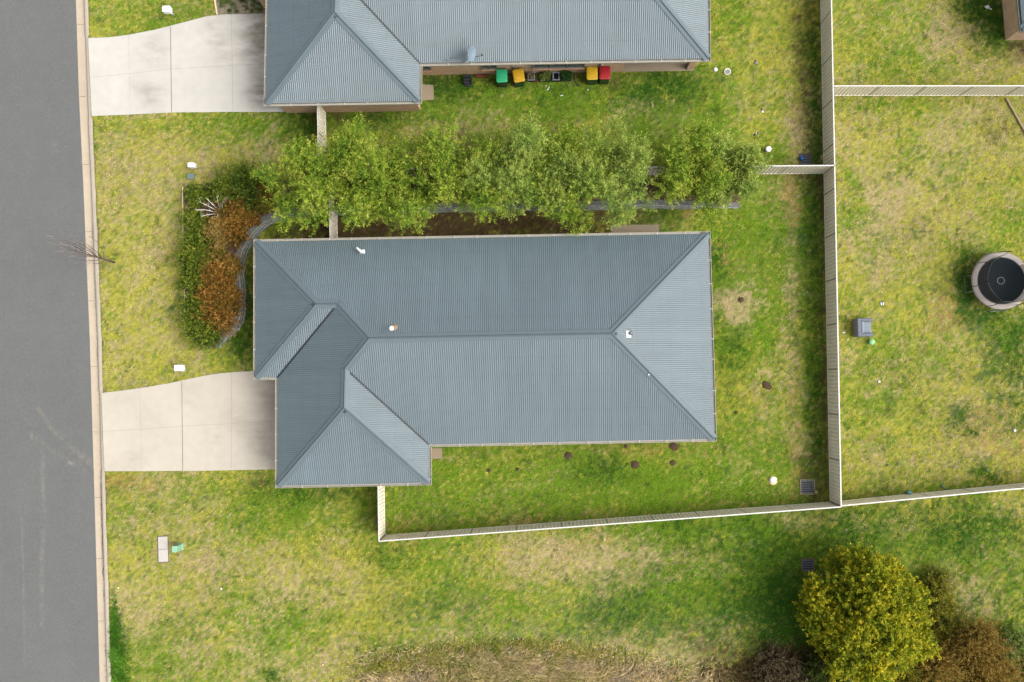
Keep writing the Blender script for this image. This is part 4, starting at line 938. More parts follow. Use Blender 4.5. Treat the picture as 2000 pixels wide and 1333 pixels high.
# bare pale bush in the bed
def bare(name, px, py, zb, tips, r0, m, label, cat='tree', twigs=3, tw=0.3, seed=1, sub=1):
    b = P(px, py, zb); root = empty(name, b, 0, label, cat); mb = MB(); mt = MB(); rr = random.Random(seed)
    for (tx, ty, tz, fork) in tips:
        t = P(tx, ty, tz)-b; k = t*fork; k.z = t.z*fork*0.9; k = Vector((k.x, k.y, k.z))
        mid = k.lerp(t, 0.5)+Vector((rr.uniform(-.06, .06), rr.uniform(-.06, .06), 0.05))
        mb.tube([(0, 0, 0), k*0.5, k, mid, t], [r0, r0*0.85, r0*0.6, r0*0.35, r0*0.12], 6)
        for q in range(twigs):
            e = k.lerp(t, rr.uniform(0.1, 0.9)); f = e+(t-k).normalized()*rr.uniform(0.5, 1)*tw+Vector((rr.uniform(-1, 1), rr.uniform(-1, 1), rr.uniform(-0.3, 0.8)))*tw*0.6
            mt.tube([e, e.lerp(f, 0.5)+Vector((rr.uniform(-.02, .02), rr.uniform(-.02, .02), 0.02)), f], [r0*0.25, r0*0.18, r0*0.07], 4)
            if sub:
                for _ in range(2):
                    g_ = e.lerp(f, rr.uniform(0.3, 0.9)); mt.tube([g_, g_+Vector((rr.uniform(-1, 1), rr.uniform(-1, 1), rr.uniform(0, 1.2)))*tw*0.4], [r0*0.14, r0*0.05], 3)
    mb.build('trunk', m, root); mt.build('twigs', m, root); return root
bare('bare_shrub', 431, 415, 0.5, [(424, 382, 1.7, .3), (388, 394, 1.7, .35), (384, 410, 1.6, .35), (392, 424, 1.5, .3), (424, 424, 1.5, .35), (434, 400, 1.6, .35), (440, 386, 1.6, .4), (402, 387, 1.7, .3)], 0.04, M['palebark'], 'leafless pale branches spreading at the upper left of the garden bed', 'bare shrub', 3, 0.3, 3)
bare('bare_shrub', 424, 362, 0.2, [(405, 362, .5, .3), (415, 352, .5, .3), (432, 358, .6, .3), (440, 366, .5, .3), (412, 372, .5, .3), (398, 368, .5, .3), (428, 374, .5, .3)], 0.012, M['bark'], 'small brown twiggy shrub at the top of the garden bed', 'bare shrub', 8, 0.35, 4)
# street tree
b = P(223, 513, 0); root = empty('street_tree', b, 0, 'leafless slender street tree on the verge, its twigs reaching over the kerb', 'tree'); rr = random.Random(9)
bkm = mat('purple_grey_bark', dc(128, 112, 104), 0.9, [(10, 0.2)], 0.1); pale = mat('pale_twigs', dc(214, 200, 190), 0.8, [(10, 0.1)], 0.1)
def axis(z): return Vector((-0.09*z+0.03*math.sin(z*2), 0.04*z, z))
m = MB(); m.tube([axis(z) for z in (0, 0.5, 1.0, 1.6, 2.2, 3.0, 3.8)], [0.06, 0.05, 0.045, 0.038, 0.030, 0.022, 0.012], 8); m.build('trunk', bkm, root)
mb = MB(); mt = MB()
for (tx, ty, tz, zf) in [(96, 458, 5.6, 1.5), (103, 466, 5.4, 2.0), (125, 456, 5.0, 1.2), (131, 464, 4.9, 1.8), (102, 475, 5.3, 2.4), (112, 488, 5.0, 2.2), (118, 493, 4.7, 1.9), (138, 506, 4.1, 1.3), (150, 490, 3.8, 2.0), (150, 472, 4.0, 1.6), (172, 515, 2.4, 0.9), (176, 462, 2.8, 1.0), (120, 468, 5.0, 2.8), (108, 482, 5.1, 3.0)]:
    t = P(tx, ty, tz)-b; a = axis(zf); dx = Vector((t.x-axis(tz).x, t.y-axis(tz).y, 0)); h = tz-zf
    p1 = a+dx*0.35+Vector((-0.09*h*0.15, 0.04*h*0.15, h*0.16)); p2 = a+dx*0.75+Vector((-0.09*h*0.45, 0.04*h*0.45, h*0.5))
    mb.tube([a, p1, p2, t], [0.02, 0.016, 0.011, 0.004], 6)
    for q in range(7):
        u_ = rr.uniform(0.15, 1.0); e = p1.lerp(p2, u_*2) if u_ < 0.5 else p2.lerp(t, u_*2-1)
        f = e+Vector((rr.uniform(-.35, .35), rr.uniform(-.35, .35), rr.uniform(0.25, 0.9)))*0.75; mt.tube([e, e.lerp(f, 0.4)+Vector((rr.uniform(-.04, .04), rr.uniform(-.04, .04), 0)), f], [0.007, 0.006, 0.003], 4)
mb.build('branches', bkm, root); mt.build('twigs', pale, root)

# ------------------------------------------------------------------ tall dry grass at the bottom
def stalks(name, zones, n, h, w0, pal, label, cat, seed, lean=0.5, z0=0.0, pw=0.5):
    r = np.random.default_rng(seed); zs = np.array([(P(a, b).x, P(a, b).y, rx/35.9, ry/35.9, k) for a, b, rx, ry, k in zones]); pick = r.choice(len(zs), n, p=zs[:, 4]/zs[:, 4].sum())
    g2 = r.normal(size=(n, 2))*0.62; edge = np.clip(1.25-0.5*np.hypot(g2[:, 0], g2[:, 1]), 0.25, 1.0); x = zs[pick, 0]+g2[:, 0]*zs[pick, 2]; y = zs[pick, 1]+g2[:, 1]*zs[pick, 3]
    cl = fbm(x, y, 0.7, seed, 2); ang = r.random(n)*6.28+cl*0.0; ang2 = 3.0*fbm(x, y, 1.2, seed+3, 2)+r.normal(size=n)*0.9
    L = h*(0.4+0.9*r.random(n))*edge; ln = lean*(0.3+r.random(n))
    dx, dy = np.cos(ang2), np.sin(ang2); sx, sy = -dy, dx; w = w0*(0.5+r.random(n))
    b0 = np.stack([x, y, np.full(n, z0)], -1); mid = b0+np.stack([dx*L*ln*0.35, dy*L*ln*0.35, L*0.55], -1); tip = b0+np.stack([dx*L*ln, dy*L*ln, L*(0.95-0.35*ln)], -1)
    s = np.stack([sx*w/2, sy*w/2, np.zeros(n)], -1)
    co = np.stack([b0-s, b0+s, mid+s*0.8, tip, mid-s*0.8], 1).reshape(-1, 3)
    pal = np.minimum(np.array(pal)*4.6, 0.8); u = np.clip(0.5+0.35*cl+0.45*(r.random(n)-0.5)*2*pw, 0, 0.999)*(len(pal)-1); i0 = u.astype(int); f = (u-i0)[:, None]
    c = (pal[i0]*(1-f)+pal[np.minimum(i0+1, len(pal)-1)]*f)*(0.75+0.5*r.random(n))[:, None]
    o = np_mesh(name, co, np.arange(5*n), 5, M['twig'], colors=np.repeat(c, 5, 0)); tag(o, label, cat, kind='stuff'); return o
STR = [dc(96, 110, 50), dc(140, 144, 76), dc(192, 174, 126), dc(206, 188, 152), dc(150, 134, 112), dc(224, 208, 178)]
stalks('dry_grass', [(940, 1310, 170, 40, 3), (1100, 1325, 170, 38, 3), (780, 1335, 90, 22, 1.2), (1250, 1335, 150, 30, 2), (1400, 1340, 90, 24, 1), (1000, 1285, 170, 20, 1.4)], 14000, 0.30, 0.028, STR, 'tall tangled straw-coloured dead grass along the bottom edge', 'dry grass', 5, 1.5)
stalks('green_grass_clumps', [(870, 1285, 120, 22, 2), (990, 1265, 120, 16, 2), (1130, 1280, 120, 22, 1.2), (760, 1305, 60, 16, 1)], 5500, 0.24, 0.024, [dc(86, 116, 40), dc(130, 146, 56), dc(176, 168, 84), dc(196, 178, 110)], 'tall green-yellow grass fringing the dead grass', 'tall grass', 6, 1.3)
stalks('dark_brush', [(1470, 1325, 80, 26, 2), (1545, 1310, 60, 36, 2)], 4000, 0.4, 0.028, [dc(62, 54, 34), dc(94, 82, 52), dc(128, 112, 76), dc(104, 104, 54)], 'dark brown dead undergrowth left of the wattle', 'undergrowth', 7, 1.5)
stalks('verge_weeds', [(222, 1240, 8, 60, 2), (232, 1300, 16, 46, 2)], 2500, 0.16, 0.045, [dc(44, 84, 20), dc(76, 118, 34), dc(110, 146, 50)], 'dark green weeds growing against the kerb at the bottom left', 'weeds', 8, 1.5)
def spotpts(a, b, n, seed):
    r = random.Random(seed); return [(r.uniform(a[0], b[0]), r.uniform(a[1], b[1]), 5, 3, 1) for _ in range(n)]
stalks('gravel_weeds', spotpts((428, -10), (514, 25), 70, 4), 3500, 0.09, 0.02, [dc(64, 84, 40), dc(100, 116, 60)], 'tiny weeds scattered over the pebbles at the top edge', 'weeds', 9, 0.9, 0.02)

# ------------------------------------------------------------------ grass blades
NB = 900000
gx = RNG.uniform(-31.5, 28, NB); gy = RNG.uniform(-18.5, 23, NB)
ok = gx > line_x(kerb_w, gy)+0.03
for poly in (drive1_w, drive2_w, bed_poly, [tuple(p) for p in wp1], [tuple(p) for p in offset_loop(lip2, -0.46)], [P2(*q) for q in ((420, -60), (419, 0), (424, 28), (455, 27), (560, 26), (560, -60))]):
    ok &= ~inpoly(gx, gy, poly)
for a, b, c_, d, z in pads: ok &= ~inpoly(gx, gy, [P2(*q) for q in (a, b, c_, d)])
for q in ((1564, 938, 1590, 967), (1562, 302, 1587, 322), (1566, 1092, 1588, 1116), (307, 1047, 329, 1099), (364, 338, 380, 352)):
    ok &= ~inpoly(gx, gy, [P2(q[0], q[1]), P2(q[2], q[1]), P2(q[2], q[3]), P2(q[0], q[3])])
gx, gy = gx[ok], gy[ok]; n = len(gx)
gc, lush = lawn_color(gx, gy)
lushn = np.clip(lush, 0, 1.6)
L = (0.035+0.05*RNG.random(n))*(0.75+0.5*lushn); wv = (0.010+0.012*RNG.random(n)); an = RNG.random(n)*6.283; ln = 0.5+0.7*RNG.random(n)
dx, dy = np.cos(an), np.sin(an); bz = np.full(n, -0.004)
b0 = np.stack([gx, gy, bz], -1); tip = b0+np.stack([dx*L*ln, dy*L*ln, L*(1.15-0.55*ln)], -1); s = np.stack([-dy*wv, dx*wv, np.zeros(n)], -1)
co = np.stack([b0-s, b0+s, tip], 1).reshape(-1, 3)
gc = gc*(0.72+0.62*RNG.random(n))[:, None]*1.08
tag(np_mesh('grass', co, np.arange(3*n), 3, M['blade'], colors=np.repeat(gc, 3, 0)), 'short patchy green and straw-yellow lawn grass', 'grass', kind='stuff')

# ------------------------------------------------------------------ roof items
# white cowl vent
def vent_pipe(px, py, zr, label, rust=False):
    b = P(px, py, zr); root = empty('roof_vent', b, 0, label, 'vent', 'vents on the middle roof')
    m = MB(); m.box((0, 0, 0.0), (0.26, 0.26, 0.05), 0.2) if not rust else m.lathe([(0.24, -0.03), (0.22, 0.03), (0.12, 0.06), (0.08, 0.1)], n=14); m.build('flashing', mat('rusty_flashing', dc(196, 160, 118), 0.8, [(14, 0.3)]) if rust else M['white'], root)
    m = MB()
    if rust: m.tube([(0, 0, 0.0), (0, 0, 0.62)], 0.055, 12)
    else: m.tube([(0, 0, 0), (0, 0, 0.22), (-0.10, 0.08, 0.34), (-0.24, 0.20, 0.36)], 0.06, 10)
    m.build('pipe', M['galv'] if rust else M['white'], root)
    if rust:
        m = MB(); m.lathe([(0.07, 0.58), (0.12, 0.6), (0.125, 0.7), (0.08, 0.76), (0.0, 0.78)], n=16); m.build('cowl', M['white'], root)
    return root
def zroof(px, py):       # height of the middle roof at a pixel, from the gable rise
    best = 0
    for zt in np.arange(2.6, 5.0, 0.02):
        p = P(px, py, zt); d = []
        x, y = p.x, p.y
        inn_ = offset_loop(lip1, -0.13)
        def dist(i, j):
            a, b = Vector(inn_[i]), Vector(inn_[j]); e = (b-a).normalized(); nn_ = Vector((e.y, -e.x)); return (Vector((x, y))-a).dot(nn_)
        d = [dist(0, 1), dist(1, 2), dist(2, 3)]
        r = EAVE+min(abs(q) for q in d)*T_PITCH
        if zt >= r: return zt
    return 4.0
vent_pipe(708, 493.5, zroof(708, 493)-0.01, 'small white angled vent near the top left of the middle roof')
vent_pipe(769, 643, zroof(769, 643), 'round white-topped flue in a rusty collar above the main ridge', True)
zz = zroof(1229, 653); b = P(1229, 653, zz); root = empty('roof_vent', b, 0, 'square white vent right of where the ridge and hips meet on the middle roof', 'vent', 'vents on the middle roof')
m = MB(); m.box((-0.03, 0, 0.05), (0.24, 0.34, 0.12), 0.0); m.build('flashing', M['white'], root)
m = MB(); m.tube([(0.0, 0.0, 0.1), (0.1, 0.1, 0.22)], 0.06, 10); m.tube([(0.02, 0, 0.1), (0.2, -0.12, 0.14)], 0.022, 6); m.tube([(0.06, 0.04, 0.1), (0.27, -0.08, 0.12)], 0.02, 6); m.tube([(0.02, 0.1, 0.1), (0.16, 0.17, 0.2)], 0.025, 6); m.build('pipe', M['galv'], root)
b = P(1267, 732, zroof(1267, 732)+0.06); m = MB(); m.lathe([(0.03, 0), (0.045, 0.02), (0.03, 0.045), (0.0, 0.05)], n=10); o = m.build('roof_spot', M['white']); o.location = b; tag(o, 'tiny white lump on the lower right hip of the middle roof', 'debris')

# satellite dish with tripod stays, on the neighbour's eave
zb = EAVE+0.1; b = P(908, 122, zb); root = empty('satellite_dish', b, 0, 'blue-grey satellite dish on a bracket over the gutter of the top house', 'satellite dish')
top = P(919, 106, zb+0.75)-b
m = MB(); m.tube([(0, 0, 0), (0.16, 0.01, 0.02), (0.26, 0.12, 0.25), tuple(top+Vector((-0.03, 0, -0.1)))], 0.028, 8); m.build('mast', M['white'], root)
m = MB(); fwd = Vector((0.86, -0.22, 0.46)).normalized(); sx_ = fwd.cross(Vector((0, 0, 1))).normalized(); sy_ = sx_.cross(fwd); vs_ = []; F_ = []; nr_, na = 6, 28
for i in range(nr_+1):
    for k in range(na):
        a = 2*math.pi*k/na; rr_ = i/nr_; vs_.append(top+sx_*(0.40*rr_*math.cos(a))+sy_*(0.36*rr_*math.sin(a))+fwd*(0.09*rr_*rr_))
for i in range(nr_):
    for k in range(na): F_.append((i*na+k, i*na+(k+1) % na, (i+1)*na+(k+1) % na, (i+1)*na+k))
m.add(vs_, F_, True); dd = m.build('reflector', mat('dish_grey_blue', dc(150, 172, 190), 0.5, [(5, 0.05)]), root); sm_ = dd.modifiers.new('solid', 'SOLIDIFY'); sm_.thickness = 0.012
lnb = P(942, 109, zb+0.7)-b
m = MB(); m.tube([tuple(top-sy_*0.34), tuple(lnb)], 0.014, 6); m.build('feed_arm', M['dark'], root)
m = MB(); m.tube([tuple(lnb), tuple(lnb-fwd*0.08)], 0.035, 8); m.tube([tuple(lnb+Vector((0.02, 0.05, 0))), tuple(lnb+Vector((-0.08, 0.04, 0)))], 0.03, 8); m.build('receiver', M['dark'], root)
for (x, y, zq) in ((876, 115.5, EAVE+0.32), (914.5, 77, EAVE+0.78)):
    e = P(x, y, zq)-b; m = MB(); m.tube([tuple(top+Vector((0, 0, -0.08))), tuple(e)], 0.014, 6); m.box((e.x, e.y, e.z), (0.14, 0.07, 0.03), 0.4); m.build('stay', M['galv'], root)

# ------------------------------------------------------------------ bins
def wheelie(px, py, rz, lidc, label, seed=0):
    c = P(px, py, 1.03); root = empty('wheelie_bin', (c.x, c.y, 0), rz, label, 'wheelie bin', 'wheelie bins along the wall of the top house')
    body = mat('bin_green', dc(44, 84, 50), 0.5, [(6, 0.1)]) if 'bin_green' not in bpy.data.materials else bpy.data.materials['bin_green']
    m = MB(); m.rbox((0, 0, 0.49), (0.50, 0.60, 0.90), 0.06, 0, 1.13, 4); m.rbox((0, 0.0, 0.955), (0.60, 0.70, 0.05), 0.07); m.build('body', body, root)
    lm = mat('bin_lid', lidc, 0.4, [(5, 0.04)], 0.5)
    m = MB(); m.rbox((0, 0.01, 1.005), (0.60, 0.72, 0.045), 0.1, 0, 1.0, 5, 0.03); m.rbox((0, 0.01, 1.038), (0.47, 0.56, 0.03), 0.07, 0, 0.96, 5, 0.012); m.rbox((0, 0.01, 1.058), (0.27, 0.34, 0.022), 0.05, 0, 0.92, 5, 0.01)
    m.build('lid', lm, root)
    m = MB(); m.tube([(-0.24, 0.36, 0.98), (-0.24, 0.42, 1.0), (0.24, 0.42, 1.0), (0.24, 0.36, 0.98)], 0.016, 8); m.build('handle', body, root)
    for s in (-1, 1):
        m = MB(); m.tube([(s*0.22, 0.31, 0.10), (s*0.28, 0.31, 0.10)], 0.10, 14); m.build('wheel', M['black'], root)
    return root
wheelie(980, 148.5, 0.03, dc(44, 206, 140), 'wheelie bin with a mint green lid by the top house')
wheelie(1013, 148, 0.17, dc(252, 196, 18), 'slightly turned yellow-lidded wheelie bin next to the green-lidded one')
wheelie(1156.5, 143.5, 0.02, dc(250, 202, 14), 'straight yellow-lidded wheelie bin next to the red-lidded one')
wheelie(1181.5, 142.5, 0.0, dc(206, 16, 34), 'wheelie bin with a red lid by the top house')

def crate(name, px, py, z, sx, sy, h, m_, label, cat, soil=None, rim=None, rz=0.02, plant=None, seed=1):
    c = P(px, py, h); root = empty(name, (c.x, c.y, z), rz, label, cat); t = 0.025
    m = MB()
    for (x, y, a, b_) in ((0, sy/2-t/2, sx, t), (0, -sy/2+t/2, sx, t), (sx/2-t/2, 0, t, sy-2*t-0.002), (-sx/2+t/2, 0, t, sy-2*t-0.002)): m.box((x, y, h/2), (a, b_, h), 0)
    m.box((0, 0, 0.02), (sx-2*t-0.004, sy-2*t-0.004, 0.03), 0); m.build('box', m_, root)
    if rim:
        m = MB()
        for (x, y, a, b_) in ((0, sy/2, sx+0.06, 0.045), (0, -sy/2, sx+0.06, 0.045), (sx/2, 0, 0.045, sy-0.05), (-sx/2, 0, 0.045, sy-0.05)): m.box((x, y, h+0.01), (a, b_, 0.03), 0)
        m.build('rim', rim, root)
    if soil: m = MB(); m.box((0, 0, h*0.75), (sx-2*t-0.006, sy-2*t-0.006, 0.03), 0); m.build('soil', soil, root)
    if plant:
        rr = random.Random(seed); bl = [(rr.uniform(-.35, .35)*sx, rr.uniform(-.3, .3)*sy, h+rr.uniform(0, .08), 0.13) for _ in range(plant[1])]
        foliage('plant', bl, 30*plant[1], 12, 0.06, plant[0], root, seed=seed, spray=0.12, spread=0.04, wleaf=0.6)
    return root
soil = M['mulch']
greyrim = mat('lilac_grey_rim', dc(168, 170, 190), 0.5)
crate('planter_tub', 1037.5, 149.5, 0, 0.34, 0.42, 0.32, M['dark'], 'small grey-rimmed tub with sparse dead leaves, right of the turned yellow bin', 'planter', soil, greyrim, plant=([dc(96, 92, 60), dc(140, 126, 96)], 3), seed=3)
crate('planter_box', 1064.5, 148.5, 0, 0.60, 0.46, 0.32, M['black'], 'wide dark planter box with dead stalks and a few green leaves', 'planter', soil, plant=([dc(60, 84, 24), dc(110, 130, 50), dc(150, 130, 100)], 8), seed=4)
crate('planter_tub', 1086, 149.5, 0, 0.32, 0.40, 0.36, M['black'], 'empty dark tub with a pale lilac rim', 'planter', None, greyrim)
crate('planter_box', 1104.5, 148.5, 0, 0.56, 0.46, 0.30, M['black'], 'dark planter box full of dark green leaves', 'planter', soil, plant=([dc(26, 52, 18), dc(40, 78, 26), dc(60, 96, 34)], 12), seed=5)
crate('flower_trough', 940, 147.5, 0, 0.62, 0.17, 0.18, M['terracotta'], 'small empty terracotta trough against the brick wall', 'planter')
crate('flower_pot', 1047.5, 157.5, 0, 0.17, 0.14, 0.16, M['terracotta'], 'tiny terracotta pot between the tubs', 'flower pot', soil)
c = P(913, 153.5, 0.5); root = empty('folded_step', (c.x, c.y, 0), 0.02, 'dark slatted plastic box on the grass below the satellite dish', 'box'); 
m = MB()
for k in range(3): m.box((0, 0.16-0.15*k, 0.42-0.09*k), (0.46, 0.14, 0.045), 0)
m.build('slats', M['black'], root, 0.01); m = MB(); m.box((-0.2, 0.0, 0.2), (0.03, 0.4, 0.38), 0, 1.0); m.box((0.2, 0.0, 0.2), (0.03, 0.4, 0.38), 0); m.box((0, -0.26, 0.1), (0.34, 0.12, 0.04), 0); m.build('frame', M['black'], root)
# hose
hp = [(1148, 138), (1140, 139.5), (1126, 141.5), (1121, 148), (1122, 157), (1127, 165), (1133, 168)]
q = smooth_list([P(x, y, 0.05) for x, y in hp]); m = MB(); o0 = q[0].copy(); m.tube([tuple(v-o0) for v in q], 0.018, 6); o = m.build('garden_hose', M['black']); o.location = o0; tag(o, 'black garden hose curving over bare soil left of the straight yellow-lidded bin', 'hose')
# white bucket
c = P(1196, 130, 0.3); root = empty('bucket', (c.x, c.y, 0.05), 0, 'white open bucket beside the red-lidded bin', 'bucket')
m = MB(); m.lathe([(0.02, 0.01), (0.11, 0.012), (0.145, 0.28), (0.155, 0.28), (0.12, 0.0), (0.0, 0.0)], n=18); m.build('pail', M['white'], root); m = MB(); m.tube([(math.cos(a)*0.15, math.sin(a)*0.15*0.9-0.02, 0.27-0.02*math.sin(a)) for a in np.linspace(3.4, 6.0, 8)], 0.006, 5); m.build('handle', M['galv'], root)

# ------------------------------------------------------------------ letterboxes, service covers
def letterbox(px, py, rz, label, sx=0.5, sy=0.34, post=None, zt=1.0):
    c = P(px, py, zt); root = empty('letterbox', (c.x, c.y, 0), rz, label, 'letterbox', 'white letterboxes on the verge')
    m = MB(); m.rbox((0, 0, zt-0.16), (sx, sy, 0.30), 0.07, 0, 1.0, 4, 0.04); m.build('box', M['white'], root)
    m = MB(); m.tube([(sx*0.12, 0, 0), (sx*0.12, 0, zt-0.31)], 0.032, 8); m.build('post', M['white'], root)
    return root
letterbox(348, 719, 0.0, 'white letterbox on a post above the driveway of the middle house')
letterbox(324, 17, 0.0, 'white letterbox on a post above the driveway of the top house', 0.46, 0.36)
letterbox(372.5, 322, -0.02, 'small white box on the verge above the corner of the garden bed', 0.40, 0.27, zt=0.9)
c = P(372.5, 345, 0.04); m = MB(); m.rbox((0, 0, 0.0), (0.40, 0.34, 0.10), 0.06, 0, 1.0, 4, 0.02); o = m.build('meter_cover', mat('blue_grey_cover', dc(138, 158, 150), 0.7, [(8, 0.1)])); o.location = c; tag(o, 'blue-grey meter cover set in the grass at the corner of the garden bed', 'meter cover')
c = P(318.5, 1073, 0.02); root = empty('service_pit', (c.x, c.y, 0), 0.045, 'two pale concrete pit lids set end to end in the verge at the lower left', 'service pit')
m = MB(); m.box((0, 0, 0.0), (0.60, 1.46, 0.05), 0); m.build('surround', mat('pit_surround', dc(128, 112, 98), 0.9), root)
lidm = mat('pit_lid_concrete', dc(244, 236, 226), 0.8, [(5, 0.05), (30, 0.05)])
for s in (-1, 1): m = MB(); m.box((0.01, s*0.345, 0.03), (0.52, 0.672, 0.05), 0); m.lathe([(0.02, 0.0), (0.02, 0.003), (0, 0.003)], (0.01, s*0.345+s*0.24, 0.056), 8); m.build('lid', lidm, root, 0.008)
c = P(352, 1068, 0); root = empty('service_pillar', (c.x, c.y, 0), 0.04, 'pale green electrical pillar beside the concrete pit lids', 'electrical pillar')
gm_ = mat('pale_green_plastic', dc(158, 208, 172, 1.35), 0.5, [(5, 0.06)])
m = MB(); m.box((0.02, 0, 0.05), (0.36, 0.36, 0.10), 0); m.build('base', gm_, root, 0.01); m = MB(); m.box((0, 0, 0.42), (0.27, 0.31, 0.64), 0); m.build('cabinet', gm_, root, 0.012); m = MB(); m.box((0, 0, 0.755), (0.29, 0.33, 0.03), 0); m.build('cap', gm_, root, 0.01)

M['bars'] = mat('grate_bars', dc(118, 126, 136), 0.5, [(8, 0.15)])
def grate(px, py, s, label, frame, nb=7, rz=0.0):
    c = P(px, py, 0.02); root = empty('drain_grate', (c.x, c.y, 0), rz, label, 'drain grate', 'square drain grates in the grass'); m = MB(); f = 0.055
    for (x, y, a, b_) in ((0, s/2-f/2, s, f), (0, -s/2+f/2, s, f), (s/2-f/2, 0, f, s-2*f-0.002), (-s/2+f/2, 0, f, s-2*f-0.002)): m.box((x, y, 0.01), (a, b_, 0.09), 0)
    m.build('frame', frame, root); m = MB(); m.box((0, 0, -0.01), (s-2*f-0.004, s-2*f-0.004, 0.03), 0); m.build('pit', mat('pit_dark', (0.006, 0.006, 0.008), 0.9), root); m = MB(); k = s-2*f
    for i in range(nb): m.box((0, -k/2+(i+0.5)*k/nb, 0.03), (k-0.004, 0.030, 0.03), 0)
    for i in range(4): m.box((-k/2+(i+0.5)*k/4, 0, 0.022), (0.008, k-0.004, 0.02), 0)
    m.build('bars', M['bars'], root)
grate(1577, 951.5, 0.80, 'drain grate with a pale frame inside the lower right corner of the middle yard', mat('grate_frame', dc(176, 166, 138), 0.85, [(8, 0.1)]), 7)
grate(1573, 312, 0.66, 'drain grate above the fence corner, with a blue ball on it', mat('grate_frame_rough', dc(130, 112, 92), 0.85, [(8, 0.2)]), 6)
grate(1577.5, 1104, 0.66, 'drain grate in the open grass beside the wattle', mat('grate_frame_brown', dc(128, 106, 96), 0.85, [(8, 0.25)]), 6)

def ball(name, px, py, r, col, label, cat='ball', z=None, squash=1.0):
    zc = r*squash if z is None else z; c = P(px, py, zc*2); n = 12
    m = MB(); m.lathe([(r*math.sin(math.pi*i/n), zc-r*squash*math.cos(math.pi*i/n)) for i in range(n+1)], n=20); o = m.build(name, mat(name+'_paint', col, 0.4, [(6, 0.08)])); o.location = (c.x, c.y, 0 if z is None else 0); tag(o, label, cat); return o
o = ball('ball', 1566.5, 309, 0.12, dc(20, 110, 210), 'bright blue ball resting on the upper drain grate'); o.location.z = 0.045
ball('ball', 1595.5, 962.5, 0.11, dc(206, 184, 104), 'small dull yellow ball beside the lower drain grate')
ball('ball', 1777.5, 963.5, 0.13, dc(110, 190, 190), 'turquoise ball against the fence of the right-hand yard')
ball('ball', 1929.5, 919.5, 0.05, dc(120, 196, 180), 'tiny turquoise ball in the grass near the right edge')
def dome(px, py, r, h, label):
    c = P(px, py, h); root = empty('vent_dome', (c.x, c.y, 0), 0, label, 'vent pipe', 'white round vents in the lawns')
    m = MB(); m.lathe([(r*0.8, 0), (r*0.8, h-0.08)], n=20); m.build('pipe', M['white'], root); m = MB(); m.lathe([(r*0.9, h-0.09), (r, h-0.08), (r, h-0.04), (r*0.75, h-0.005), (0, h)], n=24); m.build('cap', M['white'], root)
dome(1501.5, 291, 0.16, 0.30, 'white round vent in the lawn above the fence, right of the last small tree')
dome(1510, 938, 0.155, 0.14, 'white round vent in the lower right of the middle yard')
c = P(1510, 939, 0.02); m = MB(); m.lathe([(0.23, 0), (0.23, 0.02), (0.17, 0.02)], n=24); o = m.build('vent_collar', M['edge']); o.location = (c.x, c.y, 0); tag(o, 'pale collar round the base of the lower white vent', 'collar')
dome(1398, 135.5, 0.11, 0.10, 'small white round cap just right of the corner of the top house')
c = P(1421, 140, 0.08); root = empty('dog_bowl', (c.x, c.y, 0), 0, 'shallow white-rimmed bowl on the lawn right of the top house', 'bowl'); m = MB(); m.lathe([(0.17, 0), (0.18, 0.07), (0.155, 0.075), (0.14, 0.03), (0, 0.025)], n=24); m.build('rim', M['white'], root); m = MB(); m.lathe([(0.138, 0.036), (0, 0.037)], n=20); m.build('contents', mat('bowl_contents', dc(176, 168, 158), 0.8, [(20, 0.3)]), root)
c = P(1703.5, 668, 0.3); root = empty('stool', (c.x, c.y, 0), 0, 'pale mint round stool top beside the armchair', 'stool'); m = MB(); m.lathe([(0.15, 0.26), (0.158, 0.28), (0.155, 0.30), (0, 0.303)], n=24); m.build('seat', mat('mint_plastic', dc(168, 244, 160), 0.5), root); m = MB(); m.lathe([(0.13, 0.0), (0.11, 0.255)], n=20); m.build('base', mat('mint_base', dc(120, 190, 120), 0.5), root)

# litter
def scrap(px, py, parts, label, cat='litter'):
    c = P(px, py, 0.03); root = empty('litter', (c.x, c.y, 0), random.uniform(-.2, .2), label, cat, 'litter on the lawns'); rr = random.Random(int(px+py))
    for (x, y, a, b_, rz, mm) in parts:
        m = MB(); v = []; n = 9
        for lev, hh, k in ((0, 0.0, 1.0), (1, 0.03, 1.05), (2, 0.055, 0.6)):
            for i in range(n):
                t = 2*math.pi*i/n; u_ = math.cos(t)*a/2*k*rr.uniform(0.8, 1.15); w_ = math.sin(t)*b_/2*k*rr.uniform(0.8, 1.15)
                v.append((x+u_*math.cos(rz)-w_*math.sin(rz), y+u_*math.sin(rz)+w_*math.cos(rz), hh+rr.uniform(0, 0.012)))
        f = [(l*n+i, l*n+(i+1) % n, (l+1)*n+(i+1) % n, (l+1)*n+i) for l in range(2) for i in range(n)]+[tuple(2*n+i for i in range(n))]
        m.add(v, f); m.build('scrap', mm, root)
    return root
W, BK, GR = M['white'], M['black'], M['galv']; BLU = mat('navy_fabric', dc(36, 56, 110), 0.8)
scrap(1476, 125, [(0, 0.05, 0.12, 0.16, 0.3, GR), (-0.02, 0.14, 0.08, 0.14, 0, BK), (0.08, 0, 0.14, 0.07, 0.2, GR)], 'grey and black scrap in the neighbour lawn, highest of three')
scrap(1488, 216, [(0, 0.03, 0.1, 0.16, 0.1, BK), (0.02, -0.06, 0.12, 0.14, 0, W)], 'black and white scrap in the neighbour lawn, middle of three')
scrap(1476, 262, [(-0.05, -0.03, 0.16, 0.1, 0.8, BLU), (0.1, 0.03, 0.12, 0.09, 0, BLU), (0.03, 0.03, 0.09, 0.08, 0, W)], 'dark blue and white scrap in the neighbour lawn, lowest of three')
